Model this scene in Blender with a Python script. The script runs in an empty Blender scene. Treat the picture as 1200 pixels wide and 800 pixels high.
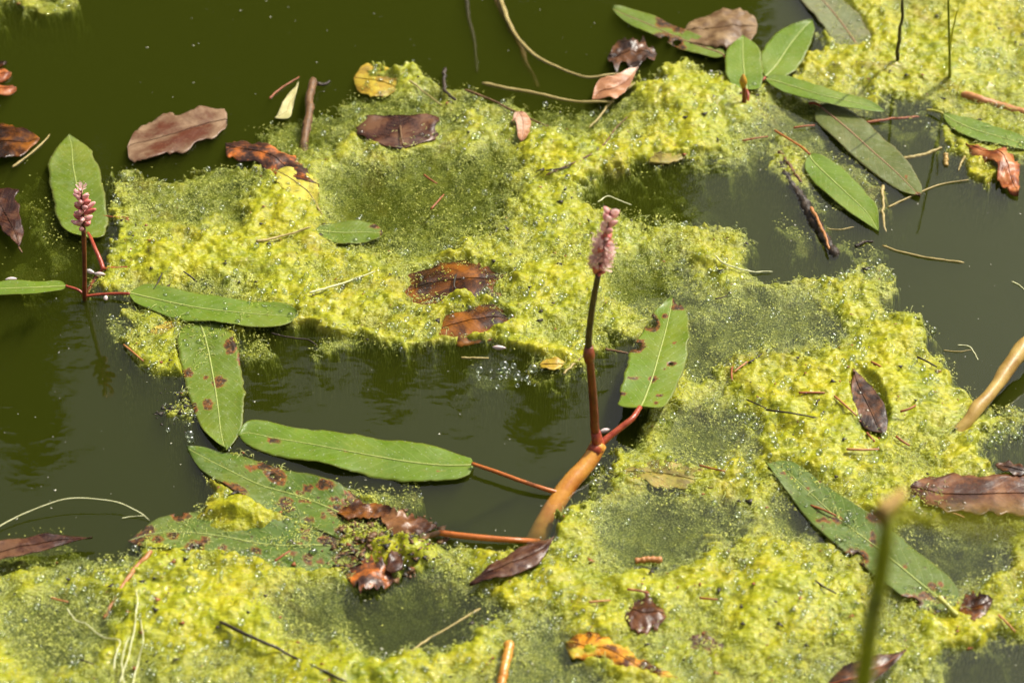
import bpy, bmesh, math, random
import numpy as np
from mathutils import Vector, Matrix

random.seed(7)
R = math.radians
scene = bpy.context.scene
COL = scene.collection

# ------------------------------------------------------------------ camera
PITCH = R(40.0)
DIST = 1.6
CAM = np.array([0.0, -DIST * math.cos(PITCH), DIST * math.sin(PITCH)])
FWD = np.array([0.0, math.cos(PITCH), -math.sin(PITCH)])
UPV = np.array([0.0, math.sin(PITCH), math.cos(PITCH)])
LENS = 96.0
cd = bpy.data.cameras.new("camera")
cam = bpy.data.objects.new("camera", cd)
COL.objects.link(cam)
cam.location = CAM
cam.rotation_euler = (math.pi / 2 - PITCH, 0, 0)
cd.lens = LENS
cd.sensor_width = 36.0
cd.clip_start = 0.02
cd.clip_end = 3000
cd.dof.use_dof = True
cd.dof.focus_distance = 1.60
cd.dof.aperture_fstop = 9.0
scene.camera = cam

# ------------------------------------------------------------------ sky, sun, exposure
SUN_EL, SUN_AZ = R(53), R(52)          # azimuth: clockwise from the view direction (+y)
world = bpy.data.worlds.new("World")
scene.world = world
world.use_nodes = True
wn = world.node_tree.nodes
bg = wn["Background"]
sky = wn.new("ShaderNodeTexSky")
sky.sky_type = 'NISHITA'
sky.sun_disc = False
sky.sun_elevation = SUN_EL
sky.sun_rotation = SUN_AZ
sky.dust_density = 9.0
sky.air_density = 1.0
sky.ozone_density = 0.6
hazy = wn.new("ShaderNodeHueSaturation")           # a milky, hazy sky rather than a deep blue one
hazy.inputs["Saturation"].default_value = 0.30
world.node_tree.links.new(sky.outputs[0], hazy.inputs["Color"])
world.node_tree.links.new(hazy.outputs[0], bg.inputs[0])
bg.inputs[1].default_value = 0.15
sd = bpy.data.lights.new("sun", 'SUN')
sd.energy = 5.0
sd.angle = R(0.53)
sd.color = (1.0, 0.93, 0.79)
sun = bpy.data.objects.new("sun", sd)
COL.objects.link(sun)
sdir = Vector((math.sin(SUN_AZ) * math.cos(SUN_EL), math.cos(SUN_AZ) * math.cos(SUN_EL), math.sin(SUN_EL)))
sun.rotation_euler = sdir.to_track_quat('Z', 'Y').to_euler()
sun.location = sdir * 5
vs = scene.view_settings
vs.view_transform = 'Standard'
vs.look = 'None'
vs.exposure = 0.0
vs.gamma = 1.0
vs.use_curve_mapping = False
cy = scene.cycles
cy.use_denoising = True
cy.denoiser = 'OPENIMAGEDENOISE'
cy.max_bounces = 4
cy.diffuse_bounces = 2
cy.glossy_bounces = 2
cy.transparent_max_bounces = 8
cy.adaptive_threshold = 0.02
cy.volume_bounces = 0
cy.sample_clamp_indirect = 4.0
cy.caustics_reflective = False
cy.caustics_refractive = False

# ------------------------------------------------------------------ pixel <-> pond surface
# the photograph was measured on a 1200 x 800 frame; these turn a reading into a place on the pond
K = 36.0 / LENS / 1200.0

def ray(px, py):
    x = (np.asarray(px, float) - 600) * K
    y = (400 - np.asarray(py, float)) * K
    return (x, FWD[1] + y * UPV[1], FWD[2] + y * UPV[2])

def W(px, py, z=0.0):
    dx, dy, dz = ray(px, py)
    t = (np.asarray(z, float) - CAM[2]) / dz
    return CAM[0] + t * dx, CAM[1] + t * dy, CAM[2] + t * dz

def P3(px, py, z=0.0):
    a = W(px, py, z)
    return Vector((float(a[0]), float(a[1]), float(a[2])))

def PV(px, py, yw):                       # a point on an upright plane at depth yw
    dx, dy, dz = ray(px, py)
    t = (yw - CAM[1]) / dy
    return Vector((float(t * dx), float(yw), float(CAM[2] + t * dz)))

def to_px(x, y, z=0.0):
    vy, vz = y - CAM[1], z - CAM[2]
    d = vy * FWD[1] + vz * FWD[2]
    u = vy * UPV[1] + vz * UPV[2]
    return 600 + x / d / K, 400 - u / d / K

MM = 0.001

# ------------------------------------------------------------------ noise (numpy)
def hash2(ix, iy, seed):
    h = (ix.astype(np.int64) * 374761393 + iy.astype(np.int64) * 668265263 + seed * 974634777) & 0xFFFFFFFF
    h = ((h ^ (h >> 13)) * 1274126177) & 0xFFFFFFFF
    h = h ^ (h >> 16)
    return (h & 0xFFFFFF) / float(0xFFFFFF)

def vnoise(x, y, seed=0):
    ix, iy = np.floor(x), np.floor(y)
    fx, fy = x - ix, y - iy
    fx = fx * fx * (3 - 2 * fx); fy = fy * fy * (3 - 2 * fy)
    a = hash2(ix, iy, seed); b = hash2(ix + 1, iy, seed)
    c = hash2(ix, iy + 1, seed); d = hash2(ix + 1, iy + 1, seed)
    return (a * (1 - fx) + b * fx) * (1 - fy) + (c * (1 - fx) + d * fx) * fy

def fbm(x, y, octaves=4, seed=0, gain=0.5):
    s = np.zeros_like(np.asarray(x, float)); amp = 1.0; tot = 0
    for o in range(octaves):
        s = s + amp * (vnoise(x * 2 ** o + o * 17.3, y * 2 ** o - o * 9.1, seed + o) - 0.5)
        tot += amp; amp *= gain
    return s / tot * 2          # about -1..1

def domes(x, y, seed=0, rmin=0.35, rmax=0.75):
    """rounded bubbles, one per cell of a unit grid"""
    ix, iy = np.floor(x), np.floor(y)
    out = np.zeros_like(x)
    for oy in (-1, 0, 1):
        for ox in (-1, 0, 1):
            cx, cy_ = ix + ox, iy + oy
            jx = cx + hash2(cx, cy_, seed); jy = cy_ + hash2(cx, cy_, seed + 5)
            r = rmin + (rmax - rmin) * hash2(cx, cy_, seed + 9) ** 2
            d2 = ((x - jx) ** 2 + (y - jy) ** 2)
            h = np.sqrt(np.maximum(r * r - d2, 0))
            out = np.maximum(out, h)
    return out

def seg_dist(px, py, poly):
    """signed distance (positive inside) of points to a polygon"""
    poly = np.asarray(poly, float)
    n = len(poly)
    d = np.full(px.shape, 1e9); inside = np.zeros(px.shape, bool)
    for i in range(n):
        ax, ay = poly[i]; bx, by = poly[(i + 1) % n]
        ex, ey = bx - ax, by - ay
        L2 = ex * ex + ey * ey + 1e-9
        t = np.clip(((px - ax) * ex + (py - ay) * ey) / L2, 0, 1)
        d = np.minimum(d, (px - ax - t * ex) ** 2 + (py - ay - t * ey) ** 2)
        if ay != by:
            c = ((ay > py) != (by > py)) & (px < ex * (py - ay) / (by - ay) + ax)
            inside ^= c
    d = np.sqrt(d)
    return np.where(inside, d, -d)

def sstep(a, b, x):
    t = np.clip((x - a) / (b - a), 0, 1)
    return t * t * (3 - 2 * t)

# ------------------------------------------------------------------ material helper
class M:
    def __init__(self, name):
        self.m = bpy.data.materials.new(name); self.m.use_nodes = True
        self.nt = self.m.node_tree
        self.b = self.nt.nodes["Principled BSDF"]; self.out = self.nt.nodes["Material Output"]
    def n(self, t, inp=None, **kw):
        nd = self.nt.nodes.new(t)
        for k, v in kw.items(): setattr(nd, k, v)
        for k, v in (inp or {}).items(): self.set(nd, k, v)
        return nd
    def set(self, nd, k, v):
        if isinstance(v, bpy.types.NodeSocket): self.nt.links.new(v, nd.inputs[k])
        else: nd.inputs[k].default_value = v
    def pos(self, scale=(1, 1, 1)):
        g = self.n("ShaderNodeNewGeometry")
        mp = self.n("ShaderNodeMapping", {"Vector": g.outputs["Position"], "Scale": scale})
        return mp.outputs[0]
    def noise(self, vec, scale, detail=4, rough=0.55, dist=0.0):
        return self.n("ShaderNodeTexNoise", {"Vector": vec, "Scale": scale, "Detail": detail, "Roughness": rough, "Distortion": dist}).outputs[0]
    def voro(self, vec, scale, feature='F1', out=0):
        return self.n("ShaderNodeTexVoronoi", {"Vector": vec, "Scale": scale}, feature=feature, voronoi_dimensions='2D').outputs[out]
    def ramp(self, fac, stops, interp='LINEAR'):
        r = self.n("ShaderNodeValToRGB", {"Fac": fac}); cr = r.color_ramp; cr.interpolation = interp
        while len(cr.elements) < len(stops): cr.elements.new(0.5)
        for e, (p, c) in zip(cr.elements, stops):
            e.position = p; e.color = (c, c, c, 1) if not hasattr(c, '__len__') else (*c, 1)
        return r.outputs[0]
    def mix(self, fac, a, b, mode='MIX'):
        nd = self.n("ShaderNodeMix", data_type='RGBA', blend_type=mode)
        self.set(nd, 0, fac)
        self.set(nd, 6, a if isinstance(a, bpy.types.NodeSocket) else (*a, 1))
        self.set(nd, 7, b if isinstance(b, bpy.types.NodeSocket) else (*b, 1))
        return nd.outputs[2]
    def math(self, op, a, b=0.5, clamp=False):
        nd = self.n("ShaderNodeMath", operation=op, use_clamp=clamp)
        self.set(nd, 0, a); self.set(nd, 1, b)
        return nd.outputs[0]
    def attr(self, name, out="Fac"):
        return self.n("ShaderNodeAttribute", attribute_name=name).outputs[out]
    def bump(self, h, strength=0.5, dist=0.001, normal=None):
        inp = {"Height": h, "Strength": strength, "Distance": dist}
        if normal is not None: inp["Normal"] = normal
        return self.n("ShaderNodeBump", inp).outputs[0]
    def p(self, **kw):
        names = {"color": "Base Color", "rough": "Roughness", "spec": "Specular IOR Level", "normal": "Normal",
                 "coat": "Coat Weight", "coat_rough": "Coat Roughness", "alpha": "Alpha", "sheen": "Sheen Weight"}
        for k, v in kw.items():
            if k == "color" and not isinstance(v, bpy.types.NodeSocket): v = (*v, 1)
            self.set(self.b, names[k], v)
        return self
    def translucent(self, color, fac):
        t = self.n("ShaderNodeBsdfTranslucent"); self.set(t, "Color", color if isinstance(color, bpy.types.NodeSocket) else (*color, 1))
        mx = self.n("ShaderNodeMixShader", {0: fac, 1: self.b.outputs[0], 2: t.outputs[0]})
        self.nt.links.new(mx.outputs[0], self.out.inputs[0])
        return self

# ------------------------------------------------------------------ object helpers
def link(name, data, parent=None, mat=None, smooth=True):
    o = bpy.data.objects.new(name, data); COL.objects.link(o)
    if parent is not None: o.parent = parent
    if mat is not None and data is not None and hasattr(data, "materials") and not data.materials: data.materials.append(mat)
    if smooth and isinstance(data, bpy.types.Mesh) and len(data.polygons):
        data.polygons.foreach_set("use_smooth", np.ones(len(data.polygons), bool))
    return o

def tag(o, label=None, cat=None, group=None, kind=None):
    if label: o["label"] = label
    if cat: o["category"] = cat
    if group: o["group"] = group
    if kind: o["kind"] = kind
    return o

def empty(name, loc=(0, 0, 0)):
    o = bpy.data.objects.new(name, None); COL.objects.link(o); o.location = loc
    o.empty_display_size = 0.01
    return o

def rebase(root):
    """keep children where they are although the empty stands at the thing's base"""
    inv = Matrix.Translation(-Vector(root.location))
    for c in root.children: c.matrix_parent_inverse = inv

def mesh_np(name, v, f):
    me = bpy.data.meshes.new(name)
    v = np.asarray(v, np.float32); f = np.asarray(f, np.int32)
    k = f.shape[1]
    me.vertices.add(len(v)); me.vertices.foreach_set("co", v.ravel())
    me.loops.add(f.size); me.loops.foreach_set("vertex_index", f.ravel())
    me.polygons.add(len(f)); me.polygons.foreach_set("loop_start", np.arange(0, f.size, k, dtype=np.int32))
    try: me.polygons.foreach_set("loop_total", np.full(len(f), k, np.int32))
    except Exception: pass
    me.update(calc_edges=True)
    return me

def fattr(me, name, vals):
    a = me.attributes.new(name, 'FLOAT', 'POINT'); a.data.foreach_set("value", np.asarray(vals, np.float32))

def catmull(pts, n):
    p = np.asarray(pts, float)
    if len(p) == 2:
        t = np.linspace(0, 1, n)[:, None]; return p[0] * (1 - t) + p[1] * t
    q = np.vstack([2 * p[0] - p[1], p, 2 * p[-1] - p[-2]])
    d = np.r_[0, np.cumsum(np.linalg.norm(np.diff(p[:, :3], axis=0), axis=1))]
    s = np.linspace(0, d[-1], n)
    out = []
    for v in s:
        i = min(max(np.searchsorted(d, v, side='right') - 1, 0), len(p) - 2)
        t = (v - d[i]) / max(d[i + 1] - d[i], 1e-9)
        a, b, c, e = q[i], q[i + 1], q[i + 2], q[i + 3]
        out.append(0.5 * (2 * b + (c - a) * t + (2 * a - 5 * b + 4 * c - e) * t * t + (3 * b - a - 3 * c + e) * t ** 3))
    return np.array(out)

def tube_np(path, radii, sides=8, wob=0.0, seed=0):
    path = np.asarray(path, float); n = len(path)
    radii = np.broadcast_to(np.asarray(radii, float), (n,))
    T = np.gradient(path, axis=0); T /= np.linalg.norm(T, axis=1)[:, None] + 1e-12
    ref = np.array([0.13, 0.21, 0.97]) if abs(T[:, 2]).mean() < 0.8 else np.array([0.95, 0.2, 0.1])
    A = np.cross(T, ref); A /= np.linalg.norm(A, axis=1)[:, None]
    B = np.cross(T, A)
    th = np.linspace(0, 2 * math.pi, sides, endpoint=False)
    rr = radii[:, None] * (1 + wob * (np.random.RandomState(seed).rand(n, sides) - 0.5))
    ring = path[:, None] + rr[..., None] * (np.cos(th)[None, :, None] * A[:, None] + np.sin(th)[None, :, None] * B[:, None])
    v = ring.reshape(-1, 3)
    i = np.arange(n - 1)[:, None] * sides; j = np.arange(sides)[None]; k = (j + 1) % sides
    f = np.stack([i + j, i + k, i + sides + k, i + sides + j], -1).reshape(-1, 4)
    c0, c1 = len(v), len(v) + 1
    v = np.vstack([v, path[:1], path[-1:]])
    jj = np.arange(sides); kk = (jj + 1) % sides
    cap0 = np.stack([np.full(sides, c0), kk, jj, jj], -1); cap1 = np.stack([np.full(sides, c1), (n - 1) * sides + jj, (n - 1) * sides + kk, (n - 1) * sides + kk], -1)
    return v, f, np.vstack([cap0, cap1])[:, :3]

def tube_mesh(name, path, radii, sides=8, wob=0.0, seed=0):
    v, f, caps = tube_np(path, radii, sides, wob, seed)
    me = bpy.data.meshes.new(name)
    me.from_pydata([tuple(x) for x in v], [], [tuple(x) for x in f] + [tuple(x) for x in caps])
    me.update()
    return me

# ------------------------------------------------------------------ the ground plan of the leaves
# each leaf: base point, then (side, side) stations, then tip, read on the photograph; z in mm above the water
LEAF = {
 'round':   dict(st=[(102,279),(78,272,121,276),(66,250,126,258),(60,222,122,225),(57,195,114,192),(66,175,102,171),(81,157)], z=(4,3,2), wave=0.8),
 'edge':    dict(st=[(78,335),(70,329.5,72,341),(45,329,45,344),(10,330,10,345),(-30,333,-30,345),(-55,341)], z=(4,4,3), wave=0.5),
 'across':  dict(st=[(151,343),(160,336,157,353),(178,335,172,362),(236,344,225,376),(287,350,280,382),(325,356,322,382),(343,362,341,377),(350,368)], z=(4,5,5), wave=1.0),
 'under':   dict(st=[(233,376),(212,382,258,378),(208,402,277,405),(215,440,286,450),(224,474,287,482),(236,500,281,508),(252,519,272,521),(265,527)], z=(1.5,2,2), wave=1.0,
                 spots=[(271,405,9,11),(257,447,8,7),(244,473,7,7),(220,437,7,5),(228,478,5,6),(242,441,4,2),(281,420,4,9)]),
 'long':    dict(st=[(555,543),(551,533,548,556),(520,526,510,563),(477,518,465,561),(420,508,410,551),(370,500,360,540),(320,494,315,530),(292,494,290,519),(279,509)], z=(5,4,2), wave=1.3,
                 spots=[(320,516,9,3),(404,528,5,2),(515,552,3,2),(452,540,2,2)]),
 'bitten':  dict(st=[(750,477),(727,473,775,478),(726,462,786,468),(732,438,798,442),(740,412,806,412),(752,388,807,390),(766,366,804,365),(788,349)], z=(17,11,5), wave=1.2,
                 bites=[(744,405,9,6),(763,378,7,8),(796,351,6,6),(787,426,4.5,2)], spots=[(765,444,5,4),(742,443,9,2),(729,461,6,2.5),(795,360,10,4),(779,370,4,3),(773,463,5,2),(790,402,3,2),(753,399,3,2),(768,472,3,2),(778,433,2,1)]),
 'spotted': dict(st=[(470,632),(440,596,420,640),(400,571,385,625),(360,557,340,605),(310,543,300,593),(270,529,257,567),(240,521,233,547),(219,524)], z=(-1.0,1.2,2.5), wave=2.0,
                 bites=[(321,556,5,4),(262,570,5,4),(432,612,14,6),(418,626,10,8),(400,640,9,7),(445,622,10,9),(407,588,5,3)],
                 spots=[(293,548,6,4),(308,546,10,5),(322,555,13,10),(326,561,9,8),(270,571,15,6),(284,577,7,6),(334,588,10,7),(338,595,6,5),(361,572,7,5),(381,567,12,7),(352,577,5,3),(357,587,9,3),(395,597,11,8),(402,604,8,5),(379,604,5,4),(362,609,8,3),(412,579,10,5),(425,590,10,6),(437,605,12,9),(420,612,14,9),(404,622,12,8),(430,625,14,9),(450,628,12,8),(392,584,7,3)]),
 'rotting': dict(st=[(440,650),(415,615,412,668),(370,605,375,672),(315,609,318,667),(260,603,250,651),(215,600,210,646),(180,607,175,643),(150,633)], z=(-1.2,0.4,0.2), wave=1.4,
                 bites=[(210,602,8,3),(166,618,4,4),(405,655,10,7),(425,640,9,8),(232,641,6,5),(395,672,8,4)],
                 spots=[(162,631,13,9),(175,622,8,7),(185,632,8,5),(211,604,12,6),(203,627,7,6),(228,640,10,9),(240,632,7,5),(262,643,6,6),(357,621,6,7),(383,632,11,9),(362,655,6,8),(345,636,8,3),(343,648,6,3),(300,645,7,5),(301,656,6,5),(375,657,5,4),(398,640,12,8),(412,650,12,10),(308,609,5,4),(360,630,5,3),(390,622,6,4)]),
 'far':     dict(st=[(850,66),(846,54,838,68),(825,46,822,64),(795,33,796,56),(764,18,768,44),(740,10,742,31),(725,8,726,20),(717,9)], z=(4,3,3), wave=0.8,
                 bites=[(778,46,7,4),(793,50,5,4)], spots=[(783,28,16,6),(772,22,5,4),(795,34,9,5),(776,43,12,5),(793,48,9,6),(800,56,5,3)]),
 'upright': dict(st=[(874,106),(860,101,890,104),(851,88,894,90),(849,72,893,72),(854,55,887,54),(871,42)], z=(6,7,6), wave=0.5),
 'slanted': dict(st=[(896,90),(892,78,912,91),(893,62,930,85),(906,42,945,63),(928,29,954,38),(952,24)], z=(5,5,4), wave=0.6),
 'lance':   dict(st=[(897,93),(910,88,907,102),(935,93,930,111),(965,102,960,120),(1000,112,998,127),(1023,121,1020,130),(1038,131)], z=(6,8,5), wave=0.5),
 'broad':   dict(st=[(961,124),(955,138,982,123),(978,164,1008,137),(1005,188,1040,166),(1035,211,1065,192),(1060,226,1080,217),(1078,231)], z=(3,2,2), wave=0.8,
                 spots=[(1076,229,4,4),(1062,208,2,3)]),
 'glossy':  dict(st=[(949,181),(943,195,963,183),(957,218,990,200),(978,236,1012,222),(1003,254,1028,243),(1030,271)], z=(4,4,3), wave=0.5),
 'grey':    dict(st=[(1006,54),(982,51,1020,44),(962,30,1008,20),(945,8,992,2),(925,-18,965,-22),(925,-45)], z=(0.5,1.5,2), wave=0.8),
 'narrow':  dict(st=[(1105,133),(1112,146,1122,136),(1135,162,1150,142),(1165,168,1180,153),(1195,174,1205,164),(1218,176)], z=(4,5,4), wave=0.5),
 'large':   dict(st=[(1118,712),(1123,692,1085,715),(1095,661,1050,695),(1060,630,1020,672),(1030,610,985,642),(1004,593,950,612),(963,564,922,577),(928,540,903,553),(897,542)], z=(3.5,4,3.5), wave=1.2,
                 bites=[(1000,655,13,9),(1064,704,13,6),(1086,718,7,4)], spots=[(963,609,11,3),(982,609,8,4),(918,554,4,2),(928,559,3,2),(946,572,4,2),(1093,687,6,5),(1102,684,4,3),(1085,698,11,5),(1100,702,9,5),(1060,664,3,3),(1023,632,4,10),(1025,606,10,8),(1000,648,13,4),(961,565,2,2),(967,620,2,2)]),
 'stub':    dict(st=[(369,269),(380,263,378,279),(405,259,400,286),(430,260,428,284),(443,265,444,280),(449,272)], z=(2,2.5,2), wave=0.5,
                 spots=[(442,265,9,3),(449,273,4,6)]),
}
# fallen leaves: same reading; ragged outline, crumple in mm
DEAD = {
 'serrated': dict(st=[(266,140),(263,127,264,152),(240,125,244,163),(212,131,206,178),(182,140,175,186),(160,150,153,186),(149,172)], z=(0.5,1.6,0.5), crum=0.7),
 'burnt':    dict(st=[(264,168),(272,160,268,182),(295,163,292,186),(318,168,310,192),(340,178,325,205),(358,195,333,214),(374,216)], z=(1.5,4,2), crum=2.2),
 'yellow_bit':dict(st=[(373,243),(372,214,352,236),(368,208,338,228),(352,200,326,216),(335,197,322,208),(325,200)], z=(2,3,2), crum=1.0),
 'oval':     dict(st=[(-28,180),(-10,146,-12,188),(8,144,5,187),(26,150,24,182),(38,156,36,172),(47,163)], z=(2,3,2), crum=1.5),
 'curl_a':   dict(st=[(-20,88),(-8,78,-8,94),(6,79,6,91),(13,84)], z=(3,4,3), crum=1.2),
 'curl_b':   dict(st=[(-20,106),(-8,97,-8,110),(8,97,8,108),(14,98,15,106),(19,101)], z=(2,3,2), crum=1.0),
 'curl_c':   dict(st=[(-18,74),(-8,68,-8,77),(4,69,4,76),(8,72)], z=(2,3,2), crum=0.8),
 'torn':     dict(st=[(22,290),(26,276,14,280),(25,250,-5,262),(22,232,-20,245),(8,220,-28,228),(-20,214)], z=(2,4,2), crum=2.2),
 'heart':    dict(st=[(470,174),(505,163,440,168),(515,150,424,158),(514,140,424,146),(503,134,432,137),(480,140,455,137),(469,142)], z=(1.5,3,2.2), crum=1.5),
 'sunken_yellow': dict(st=[(468,104),(462,86,452,112),(446,76,436,113),(428,76,421,108),(414,92)], z=(-1.5,0,-1), crum=1.0),
 'cupped':   dict(st=[(460,358),(480,317,478,364),(510,303,512,356),(545,300,545,352),(575,303,578,350),(598,318,596,345),(604,333)], z=(-1.8,0.7,-2.2), crum=1.1),
 'rusty':    dict(st=[(510,397),(516,372,514,399),(530,360,532,400),(555,350,556,398),(578,350,582,392),(596,362,598,384),(606,373)], z=(-1.6,0.9,-2.0), crum=1.1),
 'leathery': dict(st=[(798,42),(808,25,802,46),(825,17,822,50),(845,9,846,53),(868,10,868,50),(884,18,884,42),(888,28)], z=(1,5,2), crum=2.4),
 'crumpled': dict(st=[(712,66),(718,52,716,78),(732,44,730,78),(750,43,752,76),(764,52,765,70),(770,60)], z=(1,3,1), crum=4.0),
 'pale_tip': dict(st=[(750,79),(748,80,735,84),(735,86,718,88),(715,92,702,96),(696,108,694,116),(712,115)], z=(2,5,2), crum=1.2, swap=[(694,116),(700,96,705,117),(715,90,722,116),(732,85,736,104),(748,79)]),
 'orange_curl': dict(st=[(1132,167),(1142,166,1138,176),(1160,168,1154,186),(1178,170,1166,188),(1192,180,1170,205),(1196,200,1178,222),(1194,226)], z=(3,9,3), crum=3.0),
 'beaded':   dict(st=[(1001,434),(1009,440,998,448),(1022,452,998,466),(1034,470,1004,484),(1040,488,1011,498),(1040,500,1020,506),(1036,509)], z=(5,6,4), crum=1.0),
 'slab':     dict(st=[(1066,570),(1080,561,1074,582),(1110,557,1104,597),(1145,555,1140,601),(1180,554,1176,601),(1215,556,1212,600),(1240,580)], z=(3,4,3), crum=0.9),
 'purple':   dict(st=[(550,683),(572,662,566,680),(592,650,588,675),(612,640,612,668),(632,632,634,655),(650,628)], z=(5,8,9), crum=1.2),
 'plum':     dict(st=[(-30,652),(-10,637,-12,660),(15,630,14,653),(45,627,46,645),(75,627,78,636),(108,629)], z=(7,8,6), crum=1.0),
 'golden':   dict(st=[(662,752),(674,740,668,764),(694,741,686,772),(716,744,706,772),(740,758,730,786),(764,774,754,795),(795,793)], z=(1.5,4,1.5), crum=1.6, spots=[(738,772,8,4),(700,772,14,5),(670,752,9,9),(765,788,12,6),(690,744,6,2),(715,758,9,3)]),
 'sodden':   dict(st=[(733,725),(740,700,736,730),(752,697,752,738),(768,700,770,735),(778,712,778,728),(782,720)], z=(2,4,1), crum=2.5),
 'dark_tri': dict(st=[(968,802),(985,782,985,815),(1010,772,1012,808),(1035,766,1036,790),(1062,762)], z=(6,10,9), crum=1.4),
 'small_brown': dict(st=[(1124,720),(1130,700,1132,724),(1145,694,1148,724),(1158,697,1160,712),(1164,700)], z=(3,5,3), crum=2.0),
 'amber_oval': dict(st=[(171,386),(178,378,177,392),(190,375,189,394),(200,377,200,391),(206,383)], z=(0,0,0), crum=0.4),
 'straw_bit': dict(st=[(322,138),(330,124,338,138),(338,110,343,126),(350,97)], z=(1,1.5,1), crum=0.4),
 'olive_strip': dict(st=[(712,553),(740,543,735,560),(780,540,775,568),(815,548,812,574),(850,556,848,568),(865,562)], z=(0,0.5,0), crum=1.0),
 'tan_flake': dict(st=[(600,143),(603,131,611,131),(604,141,622,140),(606,155,620,155),(608,163,616,163),(612,165)], z=(4,4.5,4), crum=0.5),
 'amber_flake': dict(st=[(632,428),(638,421,637,432),(650,419,650,433),(659,422,658,429),(663,424)], z=(0.5,1.5,0.5), crum=0.5),
 'drowned':  dict(st=[(778,193),(765,172,760,190),(785,167,780,190),(800,170,800,186),(806,176)], z=(0.5,1,0.5), crum=0.8),
 'submerged_brown': dict(st=[(800,755),(812,744,810,765),(830,742,830,772),(848,750,846,766),(856,758)], z=(-1,0,-1), crum=1.5),
 'rag_a':    dict(st=[(446,606),(455,598,452,618),(475,600,470,628),(495,606,490,630),(512,616)], z=(1.5,4,2), crum=2.6),
 'rag_b':    dict(st=[(405,672),(418,656,414,684),(434,654,432,692),(452,664,448,690),(462,680)], z=(1,4,1), crum=2.8),
 'rag_c':    dict(st=[(452,668),(455,650,462,668),(462,642,472,660),(468,640)], z=(4,7,5), crum=1.4),
 'rag_d':    dict(st=[(395,600),(410,590,405,606),(432,588,430,606),(452,594,450,604),(465,600)], z=(1,3,1), crum=2.4),
 'dark_flake': dict(st=[(1166,545),(1180,540,1178,552),(1195,545,1196,556),(1206,552)], z=(4,5,4), crum=0.8),
}
DEAD['pale_tip']['st'] = DEAD['pale_tip'].pop('swap')

def outline(st):
    st = st if len(st[0]) == 2 else st
    L = [s[:2] for s in st[1:-1]]; Rr = [s[2:] for s in st[1:-1]]
    return [st[0]] + L + [st[-1]] + Rr[::-1]

# ------------------------------------------------------------------ the algae mat: where it floats and how high
# (outline, depth of the open water in mm, softness of its edge in pixels)
OPEN = [
 ([(60,-12),(95,8),(20,16),(-20,22),(-900,40),(-900,612),(-10,618),(60,612),(112,632),(150,624),(205,592),(240,574),(232,548),(222,528),(270,520),(285,522),(350,545),(430,568),(485,592),(520,628),(618,634),(652,604),(700,548),(728,512),(742,470),(742,420),(722,402),(700,436),(650,444),(628,432),(600,412),(540,404),(470,424),(400,408),(335,388),(280,396),(262,430),(240,450),(190,450),(150,442),(136,405),(122,352),(92,348),(108,300),(122,270),(116,205),(122,188),(200,192),(290,186),(312,150),(335,128),(372,116),(415,108),(416,84),(450,66),(500,70),(526,92),(560,98),(640,116),(705,114),(728,98),(758,74),(800,62),(850,78),(925,84),(952,45),(940,-10),(930,-2500),(-900,-2500)], -52, 9),
 ([(400,218),(440,196),(520,190),(588,200),(602,222),(560,256),(500,288),(442,268),(402,242)], -10, 24),
 ([(690,228),(760,204),(830,204),(890,214),(884,240),(820,249),(740,242)], -30, 12),
 ([(1022,140),(1050,126),(1086,134),(1098,165),(1104,192),(1140,214),(1170,222),(1200,205),(2300,150),(2300,430),(1200,472),(1160,462),(1132,437),(1096,402),(1117,382),(1092,364),(1046,350),(1043,322),(1022,298),(1000,305),(940,313),(880,308),(890,272),(872,232),(895,182),(940,190),(1000,235),(1030,240),(1070,238),(1040,190),(1000,150)], -46, 10),
 ([(1160,518),(1200,500),(1400,480),(1400,562),(1200,560),(1168,546)], -32, 8),
 ([(720,310),(765,306),(805,330),(790,350),(740,350),(715,330)], -7, 16),
 ([(838,368),(880,350),(950,355),(985,380),(940,402),(880,404),(845,396)], -7, 18),
 ([(800,375),(830,385),(850,410),(835,440),(808,430),(800,400)], -10, 14),
 ([(790,480),(830,470),(880,490),(872,522),(830,535),(795,515)], -7, 18),
 ([(1035,640),(1080,628),(1150,634),(1180,655),(1120,672),(1060,668)], -16, 13),
 ([(1118,772),(1160,762),(1260,765),(1260,840),(1140,840)], -26, 12),
 ([(410,705),(460,690),(540,695),(575,715),(520,745),(440,750)], -17, 16),
 ([(715,600),(760,585),(830,590),(850,615),(790,645),(730,640)], -9, 20),
 ([(150,205),(210,195),(290,205),(285,255),(220,270),(165,245)], -2.5, 22),
 ([(20,710),(70,680),(120,700),(110,750),(50,770)], -4.5, 22),
 ([(330,700),(370,690),(410,715),(380,745),(340,735)], -8, 16),
 ([(590,745),(650,730),(690,790),(640,830),(590,800)], -6, 20),
 ([(880,180),(930,120),(1010,130),(1010,240),(960,300),(890,250)], -7, 26),
 ([(300,140),(380,120),(420,125),(390,165),(330,175)], -4.5, 18),
 ([(420,110),(470,112),(560,118),(540,135),(430,132)], -5, 12),
 ([(690,112),(780,130),(700,160),(600,130),(560,102)], -4.5, 14),
 ([(-20,590),(80,570),(140,640),(60,650),(-20,640)], -12, 18),
 ([(920,590),(945,590),(945,620),(925,620)], -7, 12),
 ([(820,600),(850,600),(840,620),(815,622)], -8, 8),
]
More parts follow.
